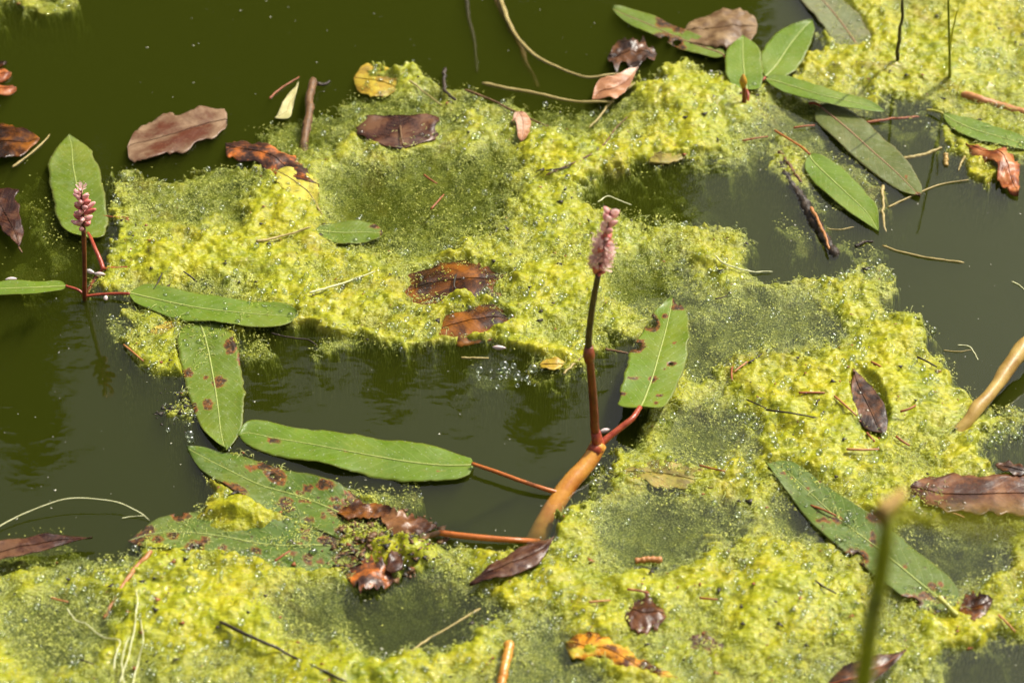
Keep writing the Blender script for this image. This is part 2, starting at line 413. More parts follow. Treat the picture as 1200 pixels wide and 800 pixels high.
# haze of drowned weed in the open water and mounds on top: (x, y, rx, ry, height mm)
WISP = [(70,255,60,75,-9),(150,375,40,25,-4),(178,425,35,22,0.5),(125,325,35,20,-3),(210,478,26,28,-0.5),(300,405,50,22,-6),(430,570,70,16,-6),
        (470,580,50,22,-4),(960,215,45,45,-2.5),(925,195,42,38,-0.8),(940,262,42,36,-4.5),(1000,225,40,30,-3),(1152,208,24,14,1.5),(1030,330,22,40,3),(1140,500,60,40,-1.5),(1185,488,40,26,-0.5),(590,425,70,25,-15),
        (650,430,40,14,-3),(400,400,60,14,-5),(60,0,60,12,0),(700,560,40,30,-5),(1010,290,45,12,-5),(1100,150,20,35,-4),(330,150,45,30,-6),(540,225,60,30,-9),(240,590,30,22,-3),
        (35,215,40,40,-14),(20,300,40,40,-16),(1060,140,40,16,-10),(800,225,60,14,-15)]
MOUND = [(1000,465,150,62,4.5),(480,655,42,24,4),(455,80,45,14,3),(245,308,110,32,5),(320,245,55,35,3),(680,200,110,75,3.5),(800,135,110,60,3),(470,170,60,25,2),(1080,60,120,55,3.5),(830,320,60,40,2.5),(400,290,40,20,-2),(860,150,40,25,-3),(660,390,60,22,-2),(430,375,90,18,-2.5),(560,290,80,25,1.5),
         (760,690,60,40,2.5),(180,720,120,55,4),(900,690,100,70,4),(660,690,50,50,2),(300,745,60,40,3),(1130,740,60,40,3),(960,560,60,25,2.5),(445,632,46,24,4.5),(800,455,70,40,3),(860,560,90,30,2.5),(60,690,90,40,3),(640,660,60,30,2),(560,760,60,40,2.5),(470,790,60,30,2.5),(560,325,22,10,3.5),(520,352,50,7,2.5)]

def height(px, py, x, y, fine=True):
    """algae surface in mm above the water; px,py image readings, x,y metres on the pond"""
    n1 = fbm(x * 22, y * 22, 4, 3); n2 = fbm(x * 75, y * 75, 3, 11); n3 = fbm(x * 260, y * 260, 3, 21)
    wx = px + 20 * n2 + 8 * n3; wy = py + 15 * fbm(x * 75 + 40, y * 75, 3, 15) + 6 * n3
    H = np.full(px.shape, 2.1)
    for poly, dep, f in OPEN:
        p = np.asarray(poly)
        pad = 3 * f + 5
        box = (wx > p[:, 0].min() - pad) & (wx < p[:, 0].max() + pad) & (wy > p[:, 1].min() - pad) & (wy < p[:, 1].max() + pad)
        if not box.any(): continue
        m = sstep(-f * 2.1, f * 1.5, seg_dist(wx[box], wy[box], poly))
        H[box] = H[box] * (1 - m) + np.minimum(H[box], dep) * m
    for cx, cy_, rx, ry, h in WISP:
        q = np.sqrt(((wx - cx) / rx) ** 2 + ((wy - cy_) / ry) ** 2)
        m = 1 - sstep(0.45, 1.15, q)
        H = np.where(H < h, H * (1 - m) + h * m, H)
    H = H + (4.4 * n1 + 2.6 * n2) * np.where(H > -14, 1.0, 1.6)
    for cx, cy_, rx, ry, h in MOUND:
        q = np.sqrt(((wx - cx) / rx) ** 2 + ((wy - cy_) / ry) ** 2)
        H = H + h * (1 - sstep(0.2, 1.1, q)) * np.where(H > -16, 1, 0)
    if fine:
        H = H + 0.9 * n3
    return H

for k_, L_ in LEAF.items():
    if k_ not in ('bitten', 'upright', 'slanted', 'lance'): L_['z'] = tuple(0.55 * q for q in L_['z'])

FOOT = []
for d, k in ((LEAF, 1), (DEAD, 0)):
    for nm, L in d.items():
        FOOT.append((outline(L['st']), min(L['z']), nm))
SUNK = {'cupped', 'rusty', 'sunken_yellow', 'amber_oval', 'olive_strip', 'drowned', 'sodden', 'submerged_brown', 'golden', 'rotting'}       # weed has crept over the rims of these

def press(px, py, H):
    """weed is pressed down under whatever lies on it"""
    for poly, z, nm in FOOT:
        p = np.asarray(poly)
        box = (px > p[:, 0].min() - 8) & (px < p[:, 0].max() + 8) & (py > p[:, 1].min() - 8) & (py < p[:, 1].max() + 8)
        if not box.any(): continue
        m = sstep(-5, 2, seg_dist(px[box], py[box], poly)) if nm not in SUNK else sstep(0, 11, seg_dist(px[box], py[box], poly) + 9 * fbm(px[box] * 0.05, py[box] * 0.05, 3, 8))
        lim = z - 0.9
        H[box] = H[box] * (1 - m) + np.minimum(H[box], lim) * m
    q = np.sqrt(((px - 283) / 48) ** 2 + ((py - 606) / 25) ** 2)
    for cx, cy_, rx, ry, h in ((456,84,34,11,4.5),(592,335,26,16,4),(548,353,46,7,3.5),(468,350,24,13,3),(590,385,22,10,3),(735,790,40,8,3),(690,765,20,7,2.5)):      # weed creeping over sunken leaves
        qq = np.sqrt(((px - cx) / rx) ** 2 + ((py - cy_) / ry) ** 2) + 0.6 * fbm(px * 0.07, py * 0.07, 3, 79)
        H = H + np.where(H > -20, h, 0) * (1 - sstep(0.35, 1.0, qq))
    q0 = np.sqrt(((px - 445) / 60) ** 2 + ((py - 636) / 32) ** 2)
    H = H + np.where(H > -20, 3.2, 0) * (1 - sstep(0.3, 1.0, q0 + 0.5 * fbm(px * 0.05, py * 0.05, 3, 78)))
    H = H + np.where(H > -20, 4.5, 0) * (1 - sstep(0.35, 1.0, q + 0.25 * fbm(px * 0.06, py * 0.06, 3, 77)))
    return H

def algae_grid(x0, x1, y0, y1, step, hole=None):
    xs = np.arange(x0, x1, step); ys = np.arange(y0, y1, step)
    X, Y = np.meshgrid(xs, ys)
    px, py = to_px(X, Y)
    H = height(px, py, X, Y)
    H = press(px, py, H)
    lush = sstep(-4.0, 5.0, H + 2.2 * fbm(X * 50, Y * 50, 4, 61))
    d1 = domes(X / 0.0042, Y / 0.0042, 31, 0.2, 0.62); d2 = domes(X / 0.0021, Y / 0.0021, 37, 0.2, 0.7)
    wx = X + 0.004 * fbm(X * 90, Y * 90, 2, 71); wy = Y + 0.004 * fbm(X * 90, Y * 90, 2, 73)
    d0 = domes(wx / 0.015, wy / 0.012, 33, 0.35, 0.75); d3 = domes(wx / 0.0075, wy / 0.0065, 35, 0.3, 0.7)
    patch = sstep(-0.25, 0.45, fbm(X * 40, Y * 40, 3, 55))
    H = H + sstep(-14, 1, H) * (d0 * 2.4 + d3 * (1.0 + 0.8 * lush) + d1 * (0.45 + 0.9 * lush * patch) + d2 * (0.9 - 0.7 * lush) - 1.5)
    keep = H > -44
    fq = keep[:-1, :-1] | keep[1:, :-1] | keep[:-1, 1:] | keep[1:, 1:]
    if hole is not None:
        hx0, hx1, hy0, hy1 = hole
        fq &= ~((X[:-1, :-1] > hx0) & (X[1:, 1:] < hx1) & (Y[:-1, :-1] > hy0) & (Y[1:, 1:] < hy1))
    idx = np.arange(X.size).reshape(X.shape)
    f = np.stack([idx[:-1, :-1], idx[:-1, 1:], idx[1:, 1:], idx[1:, :-1]], -1)[fq]
    used = np.zeros(X.size, bool); used[f.ravel()] = True
    remap = np.cumsum(used) - 1
    v = np.stack([X.ravel(), Y.ravel(), H.ravel() * MM], -1)[used]
    return v, remap[f], lush.ravel()[used]

# ------------------------------------------------------------------ setting: ground, water, algae
def build_setting():
    m = M("bank_soil"); pos = m.pos()
    c = m.ramp(m.noise(pos, 3, 6), [(0.3, (0.035, 0.05, 0.015)), (0.7, (0.07, 0.09, 0.03))])
    m.p(color=c, rough=0.95)
    # ground with the pond basin let into it
    ring = [(-22, -9), (22, -9), (22, 11), (-22, 11)]
    far = [(-1500, -1500), (1500, -1500), (1500, 1500), (-1500, 1500)]
    v = [(x, y, 0.12) for x, y in far] + [(x, y, 0.12) for x, y in ring] + [(x * 0.97, y * 0.95, -0.45) for x, y in ring]
    f = []
    for a, b in ((0, 4), (4, 8)):
        for i in range(4):
            j = (i + 1) % 4; f.append((a + i, a + j, b + j, b + i))
    f.append((8, 9, 10, 11))
    me = bpy.data.meshes.new("ground"); me.from_pydata(v, [], f); me.update()
    tag(link("ground", me, None, m.m, False), kind="structure")
    # murky green water: a clear reflecting skin over a body of water that scatters and swallows light
    w = M("pond_water"); nt = w.nt
    pos = w.pos((1, 1.6, 1))
    nrm = w.bump(w.noise(pos, 24, 3, 0.5), 0.05, 0.004)
    gl = w.n("ShaderNodeBsdfGlossy", {"Roughness": 0.0, "Normal": nrm, "Color": (1, 1, 1, 1)})
    tr = w.n("ShaderNodeBsdfTransparent")
    fr = w.n("ShaderNodeFresnel", {"IOR": 1.345, "Normal": nrm})
    geo = w.n("ShaderNodeNewGeometry")
    fac = w.math('MULTIPLY', fr.outputs[0], w.math('SUBTRACT', 1.0, geo.outputs["Backfacing"]))
    mx = w.n("ShaderNodeMixShader", {0: fac, 1: tr.outputs[0], 2: gl.outputs[0]})
    nt.links.new(mx.outputs[0], w.out.inputs[0])
    sc = w.n("ShaderNodeVolumeScatter", {"Color": (0.84, 1.0, 0.12, 1), "Density": 8.0, "Anisotropy": 0.15})
    ab = w.n("ShaderNodeVolumeAbsorption", {"Color": (0.30, 0.36, 0.02, 1), "Density": 68.0})
    ad = w.n("ShaderNodeAddShader", {0: sc.outputs[0], 1: ab.outputs[0]})
    nt.links.new(ad.outputs[0], w.out.inputs["Volume"])
    nt.nodes.remove(w.b)
    x0, x1, y0, y1 = -21.8, 21.8, -8.9, 10.9
    v = [(x0, y0, 0), (x1, y0, 0), (x1, y1, 0), (x0, y1, 0), (x0, y0, -0.44), (x1, y0, -0.44), (x1, y1, -0.44), (x0, y1, -0.44)]
    f = [(0, 1, 2, 3), (7, 6, 5, 4), (0, 4, 5, 1), (1, 5, 6, 2), (2, 6, 7, 3), (3, 7, 4, 0)]
    me = bpy.data.meshes.new("pond_water"); me.from_pydata(v, [], f); me.update()
    tag(link("pond_water", me, None, w.m, False), kind="structure")

    a = M("algae"); pos = a.pos()
    lush = a.attr("lush")
    big = a.noise(pos, 16, 5, 0.6); mid = a.noise(pos, 80, 4, 0.6); fine = a.noise(pos, 620, 3, 0.6)
    t = a.math('ADD', a.math('MULTIPLY', big, 0.5), a.math('MULTIPLY', mid, 0.5))
    bright = a.ramp(t, [(0.36, (0.23, 0.285, 0.008)), (0.48, (0.40, 0.415, 0.006)), (0.62, (0.52, 0.46, 0.007))])
    bright = a.mix(a.ramp(a.noise(pos, 200, 4, 0.65), [(0.36, 0.45), (0.52, 0.0)]), bright, (0.17, 0.21, 0.010))
    warp = a.n("ShaderNodeMapping", {"Vector": pos, "Scale": (0.22, 1.0, 1.0), "Rotation": (0, 0, 0.35)}).outputs[0]
    strand = a.noise(warp, 520, 3, 0.6, 1.6)
    bright = a.mix(a.ramp(strand, [(0.50, 0.0), (0.66, 0.55)]), bright, (0.60, 0.57, 0.022))
    bright = a.mix(a.ramp(strand, [(0.34, 0.5), (0.46, 0.0)]), bright, (0.17, 0.20, 0.008))
    cell = a.voro(pos, 760)
    dull = a.ramp(a.math('ADD', a.math('MULTIPLY', mid, 0.5), a.math('MULTIPLY', a.noise(pos, 190, 4, 0.65), 0.5)), [(0.38, (0.065, 0.095, 0.012)), (0.50, (0.19, 0.235, 0.018)), (0.62, (0.36, 0.38, 0.02))])
    dull = a.mix(a.ramp(cell, [(0.16, 0.95), (0.42, 0.0)]), dull, (0.60, 0.63, 0.16))
    dull = a.mix(a.ramp(fine, [(0.34, 0.7), (0.50, 0.0)]), dull, (0.075, 0.10, 0.012))
    c = a.mix(lush, dull, bright)
    stain = a.ramp(a.noise(pos, 20, 5, 0.65, 0.6), [(0.56, 0.0), (0.72, 0.55)])
    c = a.mix(stain, c, (0.30, 0.20, 0.02))
    rough_h = a.math('ADD', a.math('MULTIPLY', cell, -0.6), a.math('MULTIPLY', a.noise(pos, 1300, 2), 0.7))
    film_h = a.math('SUBTRACT', 1.0, a.voro(pos, 330, 'F1'))
    nrm = a.bump(strand, 0.5, 0.0012, a.bump(film_h, 0.3, 0.0016))
    gritty = a.n("ShaderNodeBump", {"Height": rough_h, "Distance": 0.0008, "Normal": nrm})
    a.set(gritty, "Strength", a.math('SUBTRACT', 0.85, a.math('MULTIPLY', lush, 0.6)))
    nrm = gritty.outputs[0]
    a.p(color=c, rough=0.45, spec=0.3, normal=nrm, coat=0.6, coat_rough=0.045)
    a.nt.links.new(nrm, a.b.inputs['Coat Normal'])
    a.translucent(c, 0.28)
    fine_box = (-0.415, 0.415, -0.32, 0.42)
    v, f, p = algae_grid(*fine_box, 0.00092)
    me = mesh_np("algae_mat", v, f); fattr(me, "lush", p)
    o = tag(link("algae_mat", me, None, a.m), "frothy yellow green algae mat floating on the pond", "algae", kind="stuff")
    v, f, p = algae_grid(-1.6, 1.6, -0.9, 1.7, 0.012, (fine_box[0] + 0.01, fine_box[1] - 0.01, fine_box[2] + 0.01, fine_box[3] - 0.01))
    v[:, 2] -= 0.0015
    me = mesh_np("outer_algae", v, f); fattr(me, "lush", p)
    tag(link("outer_algae", me, None, a.m), "patches of algae floating further off around the main mat", "algae", kind="stuff")
    return a.m

ALGAE_MAT = build_setting()

# ------------------------------------------------------------------ trees on the far bank (seen as reflections on the open water)
def build_trees():
    bark = M("bark"); pos = bark.pos()
    bark.p(color=bark.ramp(bark.noise(pos, 12, 6), [(0.3, (0.03, 0.022, 0.016)), (0.7, (0.09, 0.07, 0.05))]), rough=0.95)
    need = M("spruce_needles"); pos = need.pos()
    need.p(color=need.ramp(need.noise(pos, 2.5, 4), [(0.3, (0.022, 0.04, 0.012)), (0.7, (0.05, 0.085, 0.022))]), rough=0.8)
    rs = np.random.RandomState(5)
    protos = []
    for kind in range(3):
        Ht = 1.0                                          # built one unit high, scaled per tree
        wide = (0.15, 0.17, 0.20)[kind]
        V, F = [], []
        n = 4200
        for i in range(n):
            t = rs.rand() ** 0.75                         # 0 top .. 1 bottom
            z = 1 - 0.93 * t
            tier = 0.72 + 0.28 * math.sin(t * 75 + kind)
            rad = wide * (t ** 0.7) * tier + 0.006
            a = rs.rand() * 2 * math.pi
            r = rad * (0.25 + 0.75 * math.sqrt(rs.rand()))
            c = np.array([r * math.cos(a), r * math.sin(a), z - r * 0.35])
            out = np.array([math.cos(a), math.sin(a), -0.35]); side = np.array([-math.sin(a), math.cos(a), rs.uniform(-.4, .4)])
            s = rs.uniform(0.008, 0.02)
            b = len(V)
            V += [c - side * s * .6, c + out * s * 1.7, c + side * s * .6, c - out * s * 1.2 + np.array([0, 0, s * .4])]
            F.append((b, b + 1, b + 2, b + 3))
        me = mesh_np("crown", np.array(V), np.array(F))
        zz = np.linspace(0, 0.97, 12)
        tr = tube_mesh("trunk", np.stack([0.004 * np.sin(zz * 9), 0.003 * np.cos(zz * 7), zz], -1), 0.016 * (1 - zz) + 0.001, 8)
        protos.append((me, tr))
    # tip read where the reflection ends on the water; the tree stands that far beyond the pond that its top shows there
    tips = [(38,536,13,2),(-70,470,14,1),(175,300,15,0),(98,345,16.5,2),(20,380,17,1),(225,372,13.4,0),(312,466,14.5,1),(380,420,16,2),(455,474,13.8,0),(535,450,15.5,1),
            (628,512,14.2,2),(700,430,15.6,0),(-160,470,15,2),(770,330,17,1),(840,190,16,0)]
    for i, (px, py, D, k) in enumerate(tips):
        p = P3(px, py); dx, dy, dz = ray(px, py)
        t = D / float(dy)
        tip = p + Vector((float(dx), float(dy), -float(dz))) * t
        root = empty("spruce_tree", (tip.x, tip.y, 0.1))
        tag(root, "dark spruce on the far bank, seen only as a dark reflection in the water", "tree", "spruces reflected in the pond")
        me, tr = protos[k]
        s = tip.z - 0.1
        for nm, d, mt in (("crown", me, need.m), ("trunk", tr, bark.m)):
            o = link(nm, d, root, mt, nm == "trunk")
        root.scale = (s * (0.70 if i == 0 else 0.62), s * (0.70 if i == 0 else 0.62), s); root.rotation_euler = (0, 0, i * 1.3)

build_trees()

# ------------------------------------------------------------------ leaf materials
def leaf_mat(name, c1, c2, vein, spot1=(0.055, 0.022, 0.012), spot2=(0.22, 0.06, 0.015), rough=0.32, dusty=0.25, speck=0.70):
    m = M(name); pos = m.pos(); uv = m.n("ShaderNodeUVMap").outputs[0]
    sx = m.n("ShaderNodeSeparateXYZ", {0: uv})
    u = m.math('ABSOLUTE', m.math('SUBTRACT', sx.outputs[0], 0.5))
    ph = m.math('SUBTRACT', m.math('MULTIPLY', sx.outputs[1], 15.0), m.math('MULTIPLY', u, 5.0))
    ph = m.math('ADD', ph, m.math('MULTIPLY', m.noise(pos, 60, 2), 0.9))
    fr = m.math('ABSOLUTE', m.math('SUBTRACT', m.math('FRACT', ph), 0.5))
    sv = m.ramp(fr, [(0.0, 1.0), (0.10, 0.0)])
    base = m.ramp(m.noise(pos, 45, 5, 0.6), [(0.32, c1), (0.68, c2)])
    base = m.mix(m.ramp(m.noise(pos, 17, 4, 0.6, 0.5), [(0.5, 0.0), (0.72, 0.55)]), base, (c2[0] * 1.5, c2[1] * 1.12, c2[2] * 1.6))
    base = m.mix(m.math('MULTIPLY', sv, 0.26), base, vein)
    du = m.ramp(m.noise(pos, 120, 6, 0.75), [(0.50, 0.0), (0.72, 1.0)])
    base = m.mix(m.math('MULTIPLY', du, dusty), base, (0.30, 0.34, 0.20))
    edge = m.ramp(u, [(0.455, 0.0), (0.5, 0.65)])
    base = m.mix(edge, base, (c1[0] * 1.3, c1[1] * 0.75, c1[2]))
    sp = m.ramp(m.noise(pos, 260, 4, 0.7), [(speck, 0.0), (speck + 0.035, 1.0)])
    base = m.mix(m.math('MULTIPLY', sp, 0.8), base, spot1)
    dmg = m.math('ADD', m.attr("damage"), m.math('MULTIPLY', m.math('SUBTRACT', m.noise(pos, 300, 5, 0.75), 0.5), 1.9))
    brown = m.mix(m.ramp(m.noise(pos, 380, 3), [(0.42, 0.0), (0.6, 1.0)]), spot1, spot2)
    base = m.mix(m.ramp(dmg, [(0.12, 0.0), (0.45, 0.5)]), base, (0.24, 0.20, 0.03))
    base = m.mix(m.ramp(dmg, [(0.40, 0.0), (0.62, 0.85)]), base, brown)
    base = m.mix(m.ramp(dmg, [(0.95, 0.0), (1.25, 0.8)]), base, (0.02, 0.012, 0.008))
    dew = m.ramp(m.voro(pos, 190), [(0.05, 1.0), (0.075, 0.0)])
    base = m.mix(m.math('MULTIPLY', dew, 0.35), base, (0.45, 0.48, 0.38))
    h = m.math('ADD', m.math('MULTIPLY', sv, -0.35), m.noise(pos, 330, 4, 0.6))
    m.p(color=base, rough=m.ramp(m.noise(pos, 140, 4), [(0.3, rough - 0.10), (0.7, rough + 0.2)]), spec=0.33, normal=m.bump(h, 0.35, 0.0005))
    m.translucent(base, 0.12)
    return m.m

def dead_mat(name, c1, c2, c3, vein=(0.10, 0.06, 0.03), rough=0.38, scale=90, spec=0.3, veins=11.0):
    m = M(name); pos = m.pos(); uv = m.n("ShaderNodeUVMap").outputs[0]
    sx = m.n("ShaderNodeSeparateXYZ", {0: uv})
    u = m.math('ABSOLUTE', m.math('SUBTRACT', sx.outputs[0], 0.5))
    ph = m.math('SUBTRACT', m.math('MULTIPLY', sx.outputs[1], veins), m.math('MULTIPLY', u, 6.0))
    fr = m.math('ABSOLUTE', m.math('SUBTRACT', m.math('FRACT', m.math('ADD', ph, m.noise(pos, 70, 3))), 0.5))
    sv = m.ramp(fr, [(0.0, 1.0), (0.14, 0.0)])
    c = m.ramp(m.noise(pos, scale, 6, 0.65, 0.4), [(0.41, c1), (0.49, c2), (0.60, c3)])
    c = m.mix(m.math('MULTIPLY', sv, 0.25), c, vein)
    c = m.mix(m.ramp(m.noise(pos, 800, 3, 0.7), [(0.60, 0.0), (0.74, 0.5)]), c, (c3[0] * 1.6, c3[1] * 1.6, c3[2] * 1.5))
    c = m.mix(m.ramp(m.attr("damage"), [(0.25, 0.0), (0.7, 0.8)]), c, (c1[0] * .5, c1[1] * .5, c1[2] * .5))
    h = m.math('ADD', m.math('MULTIPLY', sv, 0.22), m.math('MULTIPLY', m.noise(pos, 300, 5, 0.65), 1.5))
    m.p(color=c, rough=rough, spec=spec, normal=m.bump(h, 0.3, 0.0006))
    return m.m

def plain_mat(name, c1, c2, scale=200, rough=0.4, spec=0.5, bump=0.4, trans=0.0, stretch=(1, 1, 1)):
    m = M(name); pos = m.pos(stretch)
    nz = m.noise(pos, scale, 5, 0.6)
    c = m.ramp(nz, [(0.32, c1), (0.68, c2)])
    m.p(color=c, rough=rough, spec=spec, normal=m.bump(m.noise(pos, scale * 3, 4), bump, 0.0006))
    if trans: m.translucent(c, trans)
    return m.m

G1, G2 = (0.088, 0.135, 0.010), (0.130, 0.188, 0.018)
VEIN = (0.22, 0.28, 0.07)
MAT = {
 'leaf': leaf_mat("leaf_green", G1, G2, VEIN),
 'leaf_fresh': leaf_mat("leaf_fresh_green", (0.088, 0.152, 0.008), (0.130, 0.205, 0.015), VEIN, dusty=0.12, rough=0.36, speck=0.76),
 'leaf_olive': leaf_mat("leaf_olive", (0.085, 0.105, 0.024), (0.115, 0.142, 0.034), (0.24, 0.20, 0.09), dusty=0.3, speck=0.72),
 'leaf_grey': leaf_mat("leaf_grey_green", (0.115, 0.135, 0.055), (0.16, 0.18, 0.075), (0.30, 0.24, 0.12), dusty=0.35),
 'leaf_spotted': leaf_mat("leaf_spotted_green", (0.060, 0.108, 0.010), (0.098, 0.152, 0.018), VEIN, dusty=0.3, speck=0.625),
 'midrib_pale': plain_mat("midrib_pale", (0.22, 0.27, 0.055), (0.30, 0.34, 0.09), 300),
 'midrib_pink': plain_mat("midrib_pink", (0.26, 0.13, 0.07), (0.30, 0.20, 0.10), 300),
 'red_petiole': plain_mat("red_petiole", (0.22, 0.025, 0.012), (0.38, 0.075, 0.03), 260, 0.3),
 'orange_petiole': plain_mat("orange_petiole", (0.33, 0.09, 0.012), (0.45, 0.13, 0.025), 260, 0.3),
 'orange_stem': plain_mat("orange_stem", (0.34, 0.10, 0.012), (0.62, 0.32, 0.05), 70, 0.26),
 'stalk': plain_mat("flower_stalk", (0.09, 0.016, 0.008), (0.22, 0.05, 0.016), 120, 0.32),
 'stalk_dark': plain_mat("dark_flower_stalk", (0.030, 0.018, 0.008), (0.085, 0.045, 0.014), 160, 0.32),
 'yellow_stalk': plain_mat("yellow_petiole", (0.34, 0.36, 0.05), (0.45, 0.40, 0.08), 260, 0.4),
 'pink': plain_mat("pink_petal", (0.82, 0.32, 0.32), (0.92, 0.62, 0.60), 420, 0.45, 0.4, 0.2, 0.35),
 'pale_pink': plain_mat("pale_pink_petal", (0.96, 0.58, 0.58), (0.98, 0.84, 0.80), 420, 0.45, 0.4, 0.2, 0.62),
 'bud_red': plain_mat("red_bud", (0.46, 0.07, 0.06), (0.66, 0.20, 0.18), 420, 0.4, 0.4, 0.2),
 'white_petal': plain_mat("white_petal", (0.70, 0.52, 0.50), (0.82, 0.76, 0.72), 300, 0.4, 0.5, 0.2, 0.2),
 'calyx': plain_mat("dark_calyx", (0.07, 0.02, 0.012), (0.16, 0.05, 0.02), 300, 0.4),
 'twig_dark': plain_mat("dark_twig", (0.012, 0.009, 0.006), (0.05, 0.03, 0.015), 260, 0.45, 0.4, 0.9),
 'twig_brown': plain_mat("brown_twig", (0.09, 0.045, 0.016), (0.19, 0.095, 0.035), 220, 0.5, 0.4, 0.8),
 'twig_red': plain_mat("rust_needle", (0.20, 0.05, 0.012), (0.33, 0.10, 0.025), 260, 0.45),
 'twig_orange': plain_mat("orange_twig", (0.32, 0.12, 0.03), (0.42, 0.19, 0.06), 200, 0.45),
 'straw': plain_mat("straw", (0.24, 0.18, 0.05), (0.40, 0.32, 0.12), 160, 0.5, 0.4, 0.6),
 'reed': plain_mat("reed_stem", (0.26, 0.14, 0.025), (0.52, 0.36, 0.10), 60, 0.42, 0.5, 0.6),
 'root': plain_mat("pale_root", (0.50, 0.50, 0.24), (0.62, 0.62, 0.36), 260, 0.45),
 'green_stem': plain_mat("green_stem", (0.22, 0.26, 0.012), (0.34, 0.36, 0.022), 120, 0.4, 0.4, 0.3, 0.2),
 'green_blade': plain_mat("green_blade", (0.46, 0.46, 0.06), (0.56, 0.54, 0.09), 120, 0.5, 0.3, 0.3, 0.6),
 'ochre': plain_mat("withered_ochre", (0.20, 0.10, 0.02), (0.42, 0.27, 0.05), 150, 0.5),
 'bud_orange': plain_mat("orange_bud", (0.44, 0.20, 0.015), (0.55, 0.33, 0.03), 300, 0.35),
 'speck_dark': plain_mat("dark_speck", (0.012, 0.012, 0.008), (0.05, 0.035, 0.02), 500, 0.4),
 'speck_pale': plain_mat("pale_speck", (0.40, 0.40, 0.26), (0.62, 0.60, 0.48), 500, 0.5),
 'd_brown': dead_mat("dead_brown", (0.045, 0.016, 0.007), (0.105, 0.038, 0.014), (0.19, 0.085, 0.032), rough=0.28, scale=50),
 'd_grey': dead_mat("dead_grey_brown", (0.085, 0.022, 0.008), (0.13, 0.068, 0.036), (0.24, 0.155, 0.09), rough=0.4, scale=34, veins=16),
 'd_dark': dead_mat("dead_dark", (0.018, 0.010, 0.008), (0.045, 0.022, 0.013), (0.12, 0.05, 0.02), rough=0.3),
 'd_plum': dead_mat("dead_plum", (0.026, 0.009, 0.006), (0.060, 0.022, 0.012), (0.125, 0.060, 0.030), rough=0.27, scale=60),
 'd_rust': dead_mat("dead_rust", (0.018, 0.008, 0.004), (0.055, 0.019, 0.006), (0.22, 0.075, 0.009), rough=0.26, scale=38, vein=(0.035, 0.014, 0.005)),
 'd_burnt': dead_mat("dead_burnt", (0.022, 0.010, 0.008), (0.06, 0.026, 0.016), (0.46, 0.13, 0.02), rough=0.3, scale=55),
 'd_orange': dead_mat("dead_orange", (0.16, 0.04, 0.012), (0.32, 0.09, 0.022), (0.42, 0.17, 0.06), rough=0.35),
 'd_yellow': dead_mat("dead_yellow", (0.30, 0.26, 0.03), (0.42, 0.37, 0.04), (0.48, 0.42, 0.07), vein=(0.46, 0.40, 0.12)),
 'd_ochre': dead_mat("dead_ochre", (0.20, 0.12, 0.012), (0.34, 0.22, 0.02), (0.40, 0.30, 0.03), vein=(0.10, 0.05, 0.01)),
 'd_gold': dead_mat("dead_gold", (0.07, 0.020, 0.006), (0.50, 0.20, 0.012), (0.42, 0.36, 0.04), rough=0.26, scale=60),
 'd_tan': dead_mat("dead_tan", (0.10, 0.052, 0.020), (0.18, 0.11, 0.048), (0.25, 0.165, 0.08), rough=0.45, scale=70),
 'd_salmon': dead_mat("dead_salmon", (0.24, 0.10, 0.045), (0.36, 0.17, 0.08), (0.56, 0.40, 0.31), rough=0.35, scale=45),
 'd_straw': dead_mat("dead_straw", (0.34, 0.32, 0.13), (0.42, 0.38, 0.17), (0.46, 0.42, 0.20)),
 'd_olive': dead_mat("dead_olive", (0.13, 0.10, 0.02), (0.22, 0.19, 0.03), (0.30, 0.22, 0.05)),
}

def surf(px, py):
    """height in metres of whatever floats there: weed or water"""
    a = np.array([float(px)]); b = np.array([float(py)])
    x, y, z = W(a, b)
    return max(0.0, float(height(a, b, x, y)[0]) * MM)

